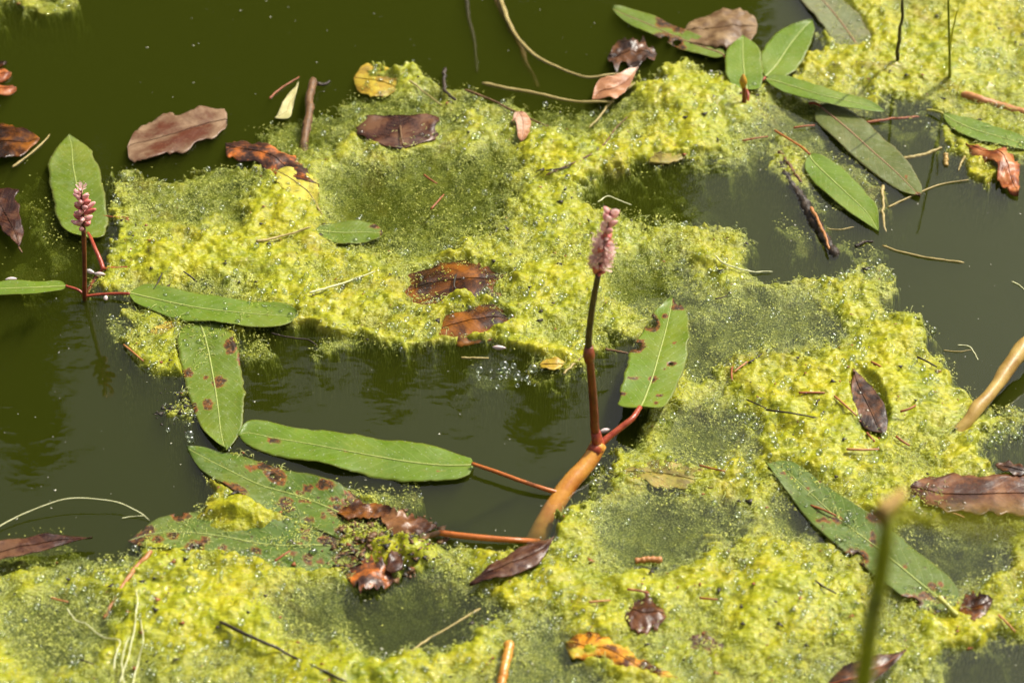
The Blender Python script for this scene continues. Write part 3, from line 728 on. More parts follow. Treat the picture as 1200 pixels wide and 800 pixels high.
# ------------------------------------------------------------------ leaf builder
def leaf_mesh(name, spec, rows=56, cols=17, thick=0.00035, ragged=0.0, crum=0.0, seed=0, groove=0.00035, camber=0.0):
    st = spec['st']
    L = np.array([st[0]] + [s[:2] for s in st[1:-1]] + [st[-1]], float)
    Q = np.array([st[0]] + [s[2:] for s in st[1:-1]] + [st[-1]], float)
    n = len(L)
    z3 = spec['z']; zk = np.interp(np.linspace(0, 1, n), [0, .5, 1], z3) * MM
    Lw = np.stack(W(L[:, 0], L[:, 1], zk), -1); Qw = np.stack(W(Q[:, 0], Q[:, 1], zk), -1)
    mid = (Lw + Qw) / 2
    d = np.r_[0, np.cumsum(np.linalg.norm(np.diff(mid, axis=0), axis=1))]; d /= d[-1]
    # denser rows at both rounded ends
    tt = np.linspace(0, 1, rows); s = 0.5 - 0.5 * np.cos(np.pi * tt); s = 0.55 * s + 0.45 * tt
    def spl(P):
        q = np.vstack([P[0] + (P[0] - P[1]) * 0.2, P, P[-1] + (P[-1] - P[-2]) * 0.2]); out = []
        for v in s:
            i = min(max(np.searchsorted(d, v, side='right') - 1, 0), n - 2); t = (v - d[i]) / max(d[i + 1] - d[i], 1e-9)
            a, b, c, e = q[i], q[i + 1], q[i + 2], q[i + 3]
            out.append(0.5 * (2 * b + (c - a) * t + (2 * a - 5 * b + 4 * c - e) * t * t + (3 * b - a - 3 * c + e) * t ** 3))
        return np.array(out)
    A, B = spl(Lw), spl(Qw)
    # round the ends between point and first station
    rs = np.random.RandomState(seed)
    ka, kb = np.zeros(rows), np.zeros(rows)
    if ragged:
        for E, O in ((A, B), (B, A)):
            k = fbm(s * (7 + 16 * rs.rand()) + rs.rand() * 50, s * 0 + seed, 4, seed, 0.6) * ragged * 1.15
            (ka if E is A else kb)[:] = k * 0.35
    u = np.linspace(0, 1, cols)
    P = A[:, None] * (1 - u[None, :, None]) + B[:, None] * u[None, :, None]
    au = np.abs(u - 0.5) * 2
    Wd = (B - A)[:, None]
    P = P + Wd * (np.where(u < .5, 1, 0)[None] * au[None] ** 2 * ka[:, None] - np.where(u > .5, 1, 0)[None] * au[None] ** 2 * kb[:, None])[..., None]
    wav = spec.get('wave', 0.6) * MM
    ph = rs.rand() * 9
    w2 = wav * (np.sin(s * 9 + ph)[:, None] * au[None] ** 2 * np.where(u > .5, 1, -1)[None] + 0.7 * np.sin(s * 17 + ph * 2)[:, None] * au[None] ** 2)
    P[..., 2] += w2 + camber * MM * au[None] ** 2 - groove * np.exp(-(au[None] / 0.10) ** 2)
    if crum:
        f = 120
        P[..., 2] += np.maximum(crum * MM * fbm(P[..., 0] * f + seed * 3.1, P[..., 1] * f, 3, seed + 40), -0.6 * MM * max(z3[1], 0.5))
    px, py = to_px(P[..., 0], P[..., 1], P[..., 2])
    dm = np.zeros(px.shape)
    wob = 0.22 * fbm(px * 0.22, py * 0.22, 2, seed + 3)
    for cx, cy_, rx, ry in spec.get('spots', ()):
        q = np.sqrt(((px - cx) / rx) ** 2 + ((py - cy_) / ry) ** 2) + wob
        dm = np.maximum(dm, 1 - sstep(0.7, 1.15, q))
    cut = np.zeros(px.shape, bool)
    for cx, cy_, rx, ry in spec.get('bites', ()):
        q = np.sqrt(((px - cx) / rx) ** 2 + ((py - cy_) / ry) ** 2) + wob
        cut |= q < 1.0
        dm = np.maximum(dm, 1 - sstep(1.2, 1.6, q))
    idx = np.arange(rows * cols).reshape(rows, cols)
    c4 = cut[:-1, :-1].astype(int) + cut[1:, :-1] + cut[:-1, 1:] + cut[1:, 1:]
    fq = np.stack([idx[:-1, :-1], idx[:-1, 1:], idx[1:, 1:], idx[1:, :-1]], -1)[c4 < 3]
    top = P.reshape(-1, 3); bot = top.copy(); bot[:, 2] -= thick
    # make the upper face look up
    e1 = top[fq[0, 1]] - top[fq[0, 0]]; k = len(fq) // 2
    a, b, c = top[fq[k, 0]], top[fq[k, 1]], top[fq[k, 2]]
    if np.cross(b - a, c - a)[2] < 0: fq = fq[:, ::-1]
    N = len(top)
    edges = {}
    for q in fq:
        for i in range(4):
            e = (q[i], q[(i + 1) % 4])
            if (e[1], e[0]) in edges: del edges[(e[1], e[0])]
            else: edges[e] = 1
    side = np.array([(e[1], e[0], e[0] + N, e[1] + N) for e in edges])
    faces = np.vstack([fq, fq[:, ::-1] + N, side])
    V = np.vstack([top, bot])
    me = mesh_np(name, V, faces)
    fattr(me, "damage", np.r_[dm.ravel(), dm.ravel()])
    uv = np.stack([np.broadcast_to(u[None], (rows, cols)), np.broadcast_to(s[:, None], (rows, cols))], -1).reshape(-1, 2)
    uv = np.vstack([uv, uv])
    lay = me.uv_layers.new(name="UVMap")
    lay.data.foreach_set("uv", uv[faces.ravel()].astype(np.float32).ravel())
    return me, P, cut

def rib_mesh(P, cut, r0=0.0008, r1=0.00025, lift=0.0000):
    c = P.shape[1] // 2
    rows = [i for i in range(1, P.shape[0] - 1) if not cut[i, c]]
    path = P[rows, c].copy(); path[:, 2] += lift
    return tube_mesh("midrib", path, np.linspace(r0, r1, len(path)), 6)

def green_leaf(key, mat='leaf', rib='midrib_pale', parent=None, name="leaf", seed=1, camber=0.3):
    me, P, cut = leaf_mesh(name, LEAF[key], seed=seed, rows=72 if 'bites' in LEAF[key] else 56, cols=25 if 'bites' in LEAF[key] else 17, camber=camber, ragged=0.13)
    o = link(name, me, parent, MAT[mat])
    link("midrib", rib_mesh(P, cut), o, MAT[rib])
    return o, P

def stalk(name, pts, r0, r1, mat, parent=None, n=24, sides=8, wob=0.08, seed=0):
    path = catmull(np.array([tuple(p) for p in pts]), n)
    return link(name, tube_mesh(name, path, np.linspace(r0, r1, n), sides, wob, seed), parent, MAT[mat])

def pts(*a):
    return [P3(x, y, z * MM) for x, y, z in a]

# ------------------------------------------------------------------ flower spikes
def bud_mesh(L=0.0036, r=0.0011, open_=0.0):
    """a closed knotweed floret along +z, pinched at its foot, blunt at its tip"""
    prof = [(0, .25), (.12, .55), (.3, .95), (.5, 1.0), (.7, .85), (.86, .55 + open_), (1.0, .18 + open_)]
    me = bpy.data.meshes.new("floret"); bm = bmesh.new(); S = 8; rings = []
    for z, q in prof:
        rings.append([bm.verts.new((r * q * (1 + .12 * math.cos(5 * a)) * math.cos(a), r * q * (1 + .12 * math.cos(5 * a)) * math.sin(a), z * L)) for a in [2 * math.pi * i / S for i in range(S)]])
    for a, b in zip(rings, rings[1:]):
        for i in range(S): bm.faces.new((a[i], a[(i + 1) % S], b[(i + 1) % S], b[i]))
    bm.faces.new(rings[0][::-1]); bm.faces.new(rings[-1])
    bm.to_mesh(me); bm.free(); return me

def open_flower_mesh(L=0.0042, r=0.0026):
    """five spoon-shaped petals round a cup, with stamens standing out"""
    me = bpy.data.meshes.new("open_floret"); bm = bmesh.new()
    for k in range(5):
        a0 = 2 * math.pi * k / 5; rows = []
        for t, w, rr in ((0, .25, .15), (.3, .5, .45), (.6, .8, .75), (.85, .7, 1.05), (1.0, .25, 1.2)):
            row = []
            for s in (-1, 0, 1):
                a = a0 + s * 0.55 * w
                q = r * rr * (1 if s else 1.08)
                row.append(bm.verts.new((q * math.cos(a), q * math.sin(a), L * (t ** 0.8) * (0.85 if s else 0.8))))
            rows.append(row)
        for p, q in zip(rows, rows[1:]):
            for i in range(2): bm.faces.new((p[i], p[i + 1], q[i + 1], q[i]))
    for k in range(6):
        a = 2 * math.pi * (k + .3) / 6
        d = Vector((math.cos(a) * .45, math.sin(a) * .45, 1)).normalized()
        b0 = Vector((0, 0, L * .1)); b1 = b0 + d * L * 1.15
        s = Vector((-math.sin(a), math.cos(a), 0)) * 0.00009
        f = Vector((math.cos(a), math.sin(a), 0)) * 0.00009
        q = [bm.verts.new(v) for v in (b0 + s, b0 - s, b0 + f, b1 + s, b1 - s, b1 + f)]
        bm.faces.new((q[0], q[1], q[4], q[3])); bm.faces.new((q[1], q[2], q[5], q[4])); bm.faces.new((q[2], q[0], q[3], q[5]))
        bmesh.ops.create_icosphere(bm, subdivisions=1, radius=0.00030, matrix=Matrix.Translation(b1))
    bm.to_mesh(me); bm.free(); return me

BUD = {k: bud_mesh(L, r, o) for k, (L, r, o) in {'small': (0.0030, 0.0010, 0), 'big': (0.0042, 0.0013, 0), 'long': (0.0062, 0.0012, .15)}.items()}
OPENF = open_flower_mesh()

def spike(parent, a, b, plan, seed=3):
    """flower spike from foot a to top b; plan(t, i) -> (mesh, material, tilt, size) for each floret"""
    rs = np.random.RandomState(seed)
    axis = (b - a); Ln = axis.length; ax = axis.normalized()
    path = [tuple(a.lerp(b, t)) for t in np.linspace(0, 1, 10)]
    o = link("flower_spike", tube_mesh("flower_spike", path, np.linspace(0.0013, 0.0005, 10), 8, 0.15, 2), parent, MAT['calyx'])
    q0 = ax.to_track_quat('Z', 'Y')
    i = 0; t = 0.0; cache = {}
    while True:
        got = plan(t, i)
        if got is None: break
        me, mt, tilt, size, gap = got
        key = (me.name, mt)
        if key not in cache:
            c = me.copy(); c.materials.clear(); c.materials.append(MAT[mt]); cache[key] = c
            c.polygons.foreach_set("use_smooth", np.ones(len(c.polygons), bool))
        f = bpy.data.objects.new("floret", cache[key]); COL.objects.link(f); f.parent = o
        ang = i * 2.399 + rs.uniform(-.35, .35)
        d = q0 @ Vector((math.cos(ang) * math.sin(tilt), math.sin(ang) * math.sin(tilt), math.cos(tilt)))
        p = a.lerp(b, t) + (d - ax * d.dot(ax)) * 0.0006
        f.rotation_mode = 'QUATERNION'; f.rotation_quaternion = d.to_track_quat('Z', 'Y')
        f.location = p; s = size * rs.uniform(.85, 1.12); f.scale = (s, s, s)
        i += 1; t += gap * rs.uniform(.7, 1.3)
        if t > 1: break
    return o

# ------------------------------------------------------------------ the plant with the tall spike
def tall_plant():
    node = P3(700, 524, 9 * MM)
    root = empty("water_smartweed", node)
    tag(root, "tall water smartweed with a pink flower spike and a thick orange stem in open water", "plant")
    stalk("stem", pts((702, 520, 10), (690, 541, 5), (668, 566, 1), (648, 596, -5), (628, 634, -14), (612, 668, -26)), 0.0046, 0.0062, 'orange_stem', root, 30, 12, 0.05)
    yw = node.y
    top = PV(716, 246, yw + 0.012); foot = PV(701, 322, yw + 0.006)
    st = stalk("flower_stalk", [node, PV(697, 500, yw), PV(696, 480, yw), PV(692, 430, yw + .001), PV(690, 410, yw + .001)], 0.0026, 0.0021, 'stalk', root, 30, 10, 0.06)
    stalk("upper_stalk", [PV(690, 413, yw + .001), PV(690, 395, yw + .0015), PV(694, 360, yw + .003), foot], 0.0019, 0.0016, 'stalk_dark', root, 24, 10, 0.06)
    knot = PV(690, 414, yw + .001)
    link("stalk_knot", tube_mesh("stalk_knot", [tuple(PV(691, 424, yw + .001)), tuple(PV(690, 416, yw + .001)), tuple(PV(690, 406, yw + .001))], [0.0026, 0.0033, 0.0024], 10, .1), st, MAT['stalk'])
    def plan(t, i):
        if t < 0.06: return (BUD['small'], 'bud_red', 1.2, 1.0, 0.012)
        if t < 0.52: return (OPENF, 'pale_pink', 1.15, 1.3, 0.016) if i % 3 else (BUD['big'], 'bud_red', 0.95, 1.25, 0.012)
        if t < 0.64: return (BUD['small'], 'bud_red', 0.7, 1.15, 0.024)
        return (BUD['big'], 'pink' if i % 3 else 'pale_pink', 0.85, 1.4, 0.034)
    spike(root, foot, top, plan, 4)
    link("sheath", tube_mesh("sheath", [tuple(P3(695, 532, 8 * MM)), tuple(P3(699, 526, 9 * MM)), tuple(P3(701, 521, 10 * MM)), tuple(PV(698, 505, yw))], [0.0040, 0.0044, 0.0037, 0.0028], 12, .2, 5), root, MAT["red_petiole"])
    stalk("petiole", pts((702, 521, 10), (712, 513, 12), (726, 502, 15), (741, 490, 18), (750, 477, 17.5)), 0.0021, 0.0015, 'red_petiole', root)
    stalk("petiole", pts((655, 577, 1), (640, 573, 3), (610, 563, 4.5), (580, 552, 5), (553, 543, 5)), 0.0013, 0.0011, 'orange_petiole', root)
    stalk("petiole", pts((632, 634, -6), (610, 633, 1.5), (580, 631, 3), (548, 628, 3.5), (515, 624, 3)), 0.0016, 0.0018, 'orange_petiole', root)
    stalk("petiole", pts((516, 624, 3), (500, 628, 2), (480, 632, 1.5), (462, 633, 1.5)), 0.0018, 0.0012, 'twig_brown', root)
    green_leaf('bitten', 'leaf_fresh', 'midrib_pale', root, seed=3)
    green_leaf('long', 'leaf_fresh', 'midrib_pale', root, seed=8, camber=-0.6)
    o, P = green_leaf('spotted', 'leaf_spotted', 'midrib_pale', root, seed=6)
    tag(o, "blotched brown and green leaf, rotting at its foot")
    rebase(root)

def small_plant():
    node = P3(99, 347, 2 * MM)
    root = empty("water_smartweed", node)
    tag(root, "small water smartweed with a short stubby pink flower on a thin dark stalk", "plant")
    yw = node.y
    foot = PV(98, 268, yw + .004); top = PV(95, 222, yw + .005)
    stalk("flower_stalk", [P3(100, 352, -12 * MM), node, PV(99, 310, yw + .001), foot], 0.0013, 0.0014, 'stalk', root, 24, 8)
    def plan(t, i):
        if t < 0.72: return (BUD['long'] if i % 3 == 0 else BUD['big'], 'pink' if i % 4 else 'bud_red', 1.2 - .3 * t, 1.3, 0.03)
        if t < 0.93: return (BUD['long'], 'pink', 0.9, 1.0, 0.05)
        return (OPENF, 'pale_pink', 0.1, 1.25, 0.2)
    spike(root, foot, top, plan, 9)
    stalk("petiole", pts((121, 316, 2), (118, 306, 4), (111, 290, 7), (106, 278, 6), (103, 273, 4.5)), 0.0015, 0.0010, 'red_petiole', root)
    stalk("petiole", pts((100, 347, 1), (116, 345, 2), (134, 344, 3), (152, 344, 4)), 0.0009, 0.0009, 'red_petiole', root)
    stalk("petiole", pts((99, 345, 1), (90, 339, 3), (77, 335, 4)), 0.0009, 0.0008, 'red_petiole', root)
    stalk("rhizome", pts((100, 350, -8), (108, 332, -3), (121, 316, 0.5), (140, 314, 1), (154, 313, 1.5)), 0.0012, 0.0008, 'red_petiole', root)
    green_leaf('round', 'leaf', 'midrib_pale', root, seed=11)
    green_leaf('edge', 'leaf_fresh', 'midrib_pale', root, seed=12)
    green_leaf('across', 'leaf_fresh', 'midrib_pale', root, seed=13)
    rebase(root)

def far_plant():
    node = P3(893, 98, 4 * MM)
    root = empty("water_smartweed", node)
    tag(root, "flowerless water smartweed with four spreading leaves and an orange bud", "plant")
    green_leaf('far', 'leaf', 'midrib_pink', root, seed=21)
    green_leaf('upright', 'leaf_fresh', 'midrib_pale', root, seed=22)
    green_leaf('slanted', 'leaf_fresh', 'midrib_pale', root, seed=23)
    green_leaf('lance', 'leaf_fresh', 'midrib_pale', root, seed=24)
    yw = P3(872, 122, 2 * MM).y
    stalk("bud_stalk", [P3(872, 123, 1 * MM), PV(872, 112, yw), PV(871.5, 101, yw)], 0.0017, 0.0013, 'stalk', root, 10)
    stalk("petiole", pts((876, 120, 2), (877, 112, 5), (875, 105, 6)), 0.0010, 0.0008, 'red_petiole', root, 10)
    b = PV(871, 103, yw); t = PV(871, 87, yw + .001)
    link("bud", tube_mesh("bud", [tuple(b.lerp(t, q)) for q in (0, .2, .4, .6, .8, .92, 1)], [.0012, .0020, .0026, .0024, .0016, .0009, .0002], 10, .05), root, MAT['bud_orange'])
    stalk("petiole", pts((878, 108, 2), (886, 100, 3), (897, 91, 5)), 0.0011, 0.0009, 'red_petiole', root, 10)
    stalk("petiole", pts((858, 78, 3), (853, 71, 4), (849, 66, 4)), 0.0010, 0.0009, 'red_petiole', root, 10)
    rebase(root)

def lone_leaf(key, mat, rib, label, seed, pet=None, petmat='red_petiole', pr=0.0009):
    base = P3(*LEAF[key]['st'][0], 0)
    root = empty("smartweed_leaf", base)
    tag(root, label, "leaf")
    o, P = green_leaf(key, mat, rib, root, name="blade", seed=seed)
    if pet: stalk("petiole", pts(*pet), pr, pr, petmat, root, 14)
    rebase(root)

tall_plant(); small_plant(); far_plant()
lone_leaf('under', 'leaf', 'midrib_pale', "broad green leaf with two brown holes, its base tucked under a darker leaf", 31)
lone_leaf('rotting', 'leaf_spotted', 'midrib_pale', "rotting blotched leaf half buried in algae with a brown curled tip", 32)
lone_leaf('broad', 'leaf_olive', 'midrib_pink', "broad olive leaf with a pink midrib and two white specks floating flat", 33, [(961,124,3),(955,121,2),(948,121,1)])
lone_leaf('glossy', 'leaf_fresh', 'midrib_pale', "glossy green oval leaf with a pale midrib beside the dark twig", 34, [(949,181,4),(940,173,3),(926,164,3),(908,153,3)], 'orange_petiole', 0.0007)
lone_leaf('grey', 'leaf_grey', 'midrib_pink', "dull grey green leaf with a pink midrib, half drowned at the algae edge", 35)
lone_leaf('narrow', 'leaf_fresh', 'midrib_pale', "narrow bright green leaf lying above the curled orange leaf", 36, [(1105,133,4),(1096,130,3),(1086,129,2)], 'yellow_stalk')
lone_leaf('large', 'leaf_spotted', 'midrib_pale', "large dark green leaf with bitten edges and a yellow petiole on the algae", 37, [(1100,699,7),(1112,711,6),(1122,721,5)], 'yellow_stalk', 0.0013)
lone_leaf('stub', 'leaf', 'midrib_pale', "short green leaf with a cut off orange end lying on the algae", 38)

# ------------------------------------------------------------------ fallen leaves
def dead_leaf(key, mat, label, seed, ragged=0.5, stem=None, cat="leaf", rib=True, camber=0.0, ribmat=None, name="fallen_leaf"):
    sp = DEAD[key]
    base = P3(*sp['st'][0], 0)
    big = abs(sp['st'][0][0] - sp['st'][-1][0]) + abs(sp['st'][0][1] - sp['st'][-1][1]) > 45
    root = empty(name, base)
    tag(root, label, cat)
    me, P, cut = leaf_mesh("blade", sp, rows=44 if big else 24, cols=19 if big else 11, ragged=ragged, crum=sp['crum'], seed=seed, camber=camber, thick=0.0005)
    link("blade", me, root, MAT[mat])
    if rib: link("midrib", rib_mesh(P, cut, 0.0005, 0.00015, 0.0003), root, MAT[ribmat or mat])
    if stem: stalk("stem", pts(*stem[0]), 0.0007, 0.0005, stem[1], root, 10)
    rebase(root)
    return root

dead_leaf('serrated', 'd_grey', "crinkled grey brown leaf with toothed edge floating on dark water", 41, 0.35)
dead_leaf('burnt', 'd_burnt', "blackened leaf with an orange scorched fold touching the grey brown leaf", 42, 0.6, camber=-2)
dead_leaf('yellow_bit', 'd_yellow', "yellow remnant of a leaf with a pale midrib below the blackened one", 43, 0.3, ([(372,243,2),(378,252,2)], 'straw'), ribmat='straw')
dead_leaf('oval', 'd_rust', "rust brown oval leaf with a small green sliver on it", 44, 0.25)
dead_leaf('curl_a', 'd_orange', "short curled orange brown scrap, middle of three floating together", 45, 0.3, camber=-2.0)
dead_leaf('curl_b', 'd_orange', "long curled reddish scrap, lowest of three floating together", 46, 0.3, camber=-2.0)
dead_leaf('curl_c', 'd_rust', "tiny curled brown scrap, topmost of three floating together", 47, 0.3, camber=-1.5)
dead_leaf('torn', 'd_plum', "torn reddish brown leaf drooping at the water beside the round green leaf", 48, 0.6, ([(22,290,2),(26,296,1)], 'twig_brown'))
dead_leaf('heart', 'd_plum', "heart shaped dark purple brown leaf on the algae", 49, 0.3, ([(469,148,4),(470,158,5),(472,170,4)], 'twig_brown'))
dead_leaf('sunken_yellow', 'd_ochre', "ribbed yellow ochre leaf half covered by an algae clump", 50, 0.2)
dead_leaf('cupped', 'd_rust', "wide wet brown leaf sunk in the algae, larger of the adjoining pair", 51, 0.22, ([(534,322,3.5),(532,334,4),(535,340,3)], 'twig_dark'), camber=-1.5)
dead_leaf('rusty', 'd_rust', "wet rust orange leaf sunk at the algae edge, smaller of the adjoining pair", 52, 0.22, camber=-2.2)
dead_leaf('leathery', 'd_tan', "leathery light brown leaf with a dark eye behind green leaves", 53, 0.3, camber=-1.5)
dead_leaf('crumpled', 'd_dark', "small crumpled blackish leaf at the edge of dark water", 54, 1.0)
dead_leaf('pale_tip', 'd_salmon', "salmon brown folded leaf with a pale pink top edge", 55, 0.3, camber=1.0)
dead_leaf('orange_curl', 'd_orange', "twisted orange brown leaf hanging over the grey water", 56, 0.8, camber=-2.5)
dead_leaf('beaded', 'd_dark', "dark brown pointed leaf beaded with droplets on yellow algae", 57, 0.12, ([(1001,436,6.5),(1000,432,6.5)], 'twig_brown'))
dead_leaf('slab', 'd_brown', "large flat reddish brown leaf with a white fleck by the yellowish stem", 58, 0.4)
dead_leaf('purple', 'd_plum', "purple brown pointed leaf with a grey sheen below the orange stem", 59, 0.2, camber=-0.8)
dead_leaf('plum', 'd_plum', "dark plum coloured pointed leaf lying at the shore of the algae", 60, 0.2)
dead_leaf('golden', 'd_gold', "rotten golden orange leaf with dark patches sunk in algae", 61, 0.7, camber=-2)
dead_leaf('sodden', 'd_brown', "sodden round brown leaf just behind the rotten golden leaf", 62, 0.6)
dead_leaf('dark_tri', 'd_dark', "dark triangular leaf at the foot of the blurred green stem", 63, 0.3, ribmat='twig_red')
dead_leaf('small_brown', 'd_rust', "small brown crumpled leaf at the petiole of the large bitten leaf", 64, 0.7)
dead_leaf('amber_oval', 'd_ochre', "small amber oval leaf sunk beneath the long horizontal green leaf", 65, 0.2, cat="leaf")
dead_leaf('straw_bit', 'd_straw', "pale straw coloured leaf sliver beside the brown upright stub", 66, 0.1)
dead_leaf('olive_strip', 'd_olive', "drowned olive brown leaf strip beside the thick orange stem", 67, 0.5)
dead_leaf('tan_flake', 'd_salmon', "small tan flake lying on algae near the top edge of the mat", 68, 0.2)
dead_leaf('amber_flake', 'd_ochre', "small amber flake at the edge of open water near the flower stalk", 69, 0.2)
dead_leaf('drowned', 'd_olive', "small wet olive leaf scrap in the algae above the grey pool", 70, 0.4)
dead_leaf('submerged_brown', 'd_brown', "brown sunken leaf scrap to the side of the rotten golden leaf", 71, 0.6)
dead_leaf('rag_a', 'd_brown', "torn brown leaf rag at the foot of the blotched leaf", 81, 0.9, rib=False)
dead_leaf('rag_b', 'd_burnt', "blackish orange leaf rag below the rotted leaf remains", 82, 0.9, rib=False)
dead_leaf('rag_c', 'd_plum', "small upright brown curl in the rotted leaf remains", 83, 0.4, rib=False)
dead_leaf('rag_d', 'd_rust', "rusty leaf rag lying across the blotched leaf foot", 84, 0.9, rib=False)
dead_leaf('dark_flake', 'd_dark', "dark flake above the flat reddish brown leaf", 72, 0.5)

# ------------------------------------------------------------------ twigs, stems and roots
PATHS = {}
def twig(name, label, P, r0, r1, mat, cat="twig", n=20, sides=8, wob=0.25, group=None, seed=0, rest=False):
    if rest: P = [(x, y, z + surf(x, y) / MM) for x, y, z in P]
    P = [(x, y, z - 700 * r0) if z < 3 or rest else (x, y, z) for x, y, z in P]       # lies half sunk
    n = max(n, 30)
    path = catmull(np.array([tuple(P3(x, y, z * MM)) for x, y, z in P]), n)
    if mat in ('straw', 'root', 'twig_brown', 'twig_red'): r0, r1 = r0 * .78, r1 * .7
    t = np.linspace(0, 1, n); sd = len(label) + seed
    for ax in (0, 1): path[:, ax] += fbm(t * 7 + sd * 1.7, t * 0 + ax * 5.3, 3, sd) * min(r0 * 1.1, 0.0016, 0.035 * float(np.linalg.norm(path[-1] - path[0])))
    rr = np.linspace(r0, r1, n) * (1 + 0.28 * fbm(t * 14, t * 0 + 3.3, 2, sd + 1))
    rr[0] *= .6; rr[-1] *= .5
    PATHS[name] = (path, rr)
    o = link(name, tube_mesh(name, path, rr, sides, wob, seed), None, MAT[mat])
    return tag(o, label, cat, group)

o = twig("broken_stub", "thick brown plant stub sloping out of the water by the algae", [(366,92,6),(364,110,5),(361,135,3),(358,160,1),(356,185,-4)], 0.0034, 0.0040, 'twig_brown', "stem", wob=0.15)
twig("red_twig", "short reddish twig floating beside the pale leaf sliver", [(316,116,1),(330,103,1.5),(351,90,1)], 0.0010, 0.0006, 'twig_red')
twig("dark_twig", "little dark twig at the top of the brown stub", [(371,98,3),(380,99,2),(387,95,2)], 0.0014, 0.0007, 'twig_dark')
twig("sunken_branch", "thick brown stem leaning under dark water", [(574,-14,-1),(588,14,-2),(604,45,-4),(618,75,-7),(630,104,-11)], 0.0030, 0.0026, 'twig_brown', "stem", wob=0.2)
twig("sunken_twig", "thin dark twig slanting under dark water beside the brown stem", [(545,-10,-2),(550,20,-3),(555,50,-5),(560,86,-8)], 0.0017, 0.0013, 'twig_dark')
twig("ribbon_leaf", "long olive ribbon of dead grass trailing across the dark water", [(584,-8,0.5),(598,28,0.8),(622,62,1.2),(655,80,1.5),(690,91,1.5),(726,86,2)], 0.0022, 0.0011, 'straw', "grass")
twig("bent_straw", "pale straw resting along the algae edge below the folded leaf", [(565,98,1),(620,108,2),(670,118,2.5),(720,120,4)], 0.0016, 0.0012, 'straw', "straw")
twig("stalk_straw", "tan stalk lying on algae under the salmon leaf", [(748,96,2.5),(730,108,2.5),(714,122,2),(690,150,1)], 0.0013, 0.0008, 'straw', "straw", rest=True)
twig("bark_twig", "rough black twig with an orange streak in grey water", [(908,180,-2),(925,212,-0.5),(944,240,0.5),(960,268,1.0),(979,303,0.0)], 0.0022, 0.0036, 'twig_dark', n=70, wob=0.8, seed=4, sides=10)
twig("rust_streak", "orange stick lying along the rough black twig", [(950,243,4),(958,258,4.6),(966,276,4.6),(972,292,4)], 0.0011, 0.0008, 'twig_orange')
twig("brown_twig", "blurred brown twig next to the rough black twig", [(914,178,1),(926,196,1.5),(940,214,1)], 0.0020, 0.0012, 'twig_brown')
twig("slim_straw", "slim straw running from the olive leaf to the algae tuft", [(1040,243,0.8),(1065,231,1),(1100,217,1),(1136,211,1.5)], 0.0009, 0.0007, 'straw', "straw")
twig("slant_straw", "grey brown straw floating behind the olive leaf", [(1060,186,1),(1082,181,1),(1104,173,2)], 0.0017, 0.0013, 'straw', "straw")
twig("upright_straw", "short straw sticking down past the tip of the glossy leaf", [(1034,218,2),(1035,240,1.5),(1037,272,0)], 0.0014, 0.0010, 'straw', "straw")
twig("straw_stub", "stubby yellow straw piece in the small algae tuft", [(1108,180,3),(1109,195,1)], 0.0016, 0.0016, 'reed', "straw", n=6)
twig("straw_chip", "pale forked straw chip beside the stubby yellow piece", [(1130,183,1.5),(1126,192,1.5),(1123,200,1)], 0.0012, 0.0007, 'straw', "straw", n=8)
twig("floating_straw", "long fuzzy straw afloat alone on open grey water", [(1034,288,0.6),(1060,296,1),(1095,303,1),(1130,308,0.8)], 0.0009, 0.0010, 'straw', "straw")
twig("black_stick", "small branched black stick floating beside the long fuzzy straw", [(1002,289,1),(1012,284,1.5),(1023,283,1)], 0.0011, 0.0007, 'twig_dark')
twig("pale_thread", "thin pale thread on the water beneath the glossy leaf tip", [(968,268,0.4),(985,269,0.5),(1000,266,0.4)], 0.0005, 0.0005, 'straw', "straw")
twig("reed_stem", "thick yellow brown reed stem slanting into the algae", [(1240,362,22),(1200,405,16),(1165,452,10),(1135,490,4),(1108,522,-4),(1080,556,-16)], 0.0050, 0.0034, 'reed', "stem", n=30, sides=14, wob=0.08)
twig("upright_twig", "dark bare upright twig standing in the far algae", [(1050,83,-2),(1053,60,12),(1056,30,38),(1060,-20,80)], 0.0014, 0.0008, 'twig_dark', wob=0.15)
twig("root_fibre", "long white root fibre arching over the water", [(-10,622,2),(25,603,3),(80,584,6),(130,587,5),(160,598,3),(175,609,1)], 0.0005, 0.0004, 'root', "root", n=40)
twig("root_thread", "pale thread floating beneath the arching white fibre", [(143,607,0.6),(153,605,0.8),(168,604,0.6)], 0.0004, 0.0003, 'root', "root")
for i, (P_, lab) in enumerate([
   ([(140,800,4),(150,770,3),(158,735,2),(160,705,1)], "white rootlet trailing straight down through the algae"),
   ([(155,803,4),(162,775,3),(168,750,3),(165,725,2)], "white rootlet curving outward beside the straight one"),
   ([(146,803,4),(143,780,4),(146,760,3),(152,745,2)], "white rootlet bending inward beside the straight one"),
   ([(133,785,4),(136,765,3),(140,750,3),(120,745,2),(98,728,2)], "white rootlet that ends at a small brown scrap"),
   ([(160,720,2),(161,700,2),(158,690,1)], "short white rootlet tip above the others"),
   ([(78,712,2),(88,725,2),(98,730,2)], "thin white rootlet leading to the small brown scrap")]):
    twig("rootlet", lab, P_, 0.0005, 0.00035, 'root', "root", rest=True, seed=i)
twig("black_stalk", "long dark stalk lying diagonally over the mossy foreground algae", [(257,728,2),(300,748,2),(345,770,2),(405,798,2)], 0.0009, 0.0007, 'twig_dark', rest=True)
twig("tan_stalk", "tan stalk lying on algae below the rotting curled tip", [(176,646,2),(160,662,2),(148,680,1),(122,724,1)], 0.0014, 0.0010, 'twig_orange', rest=True)
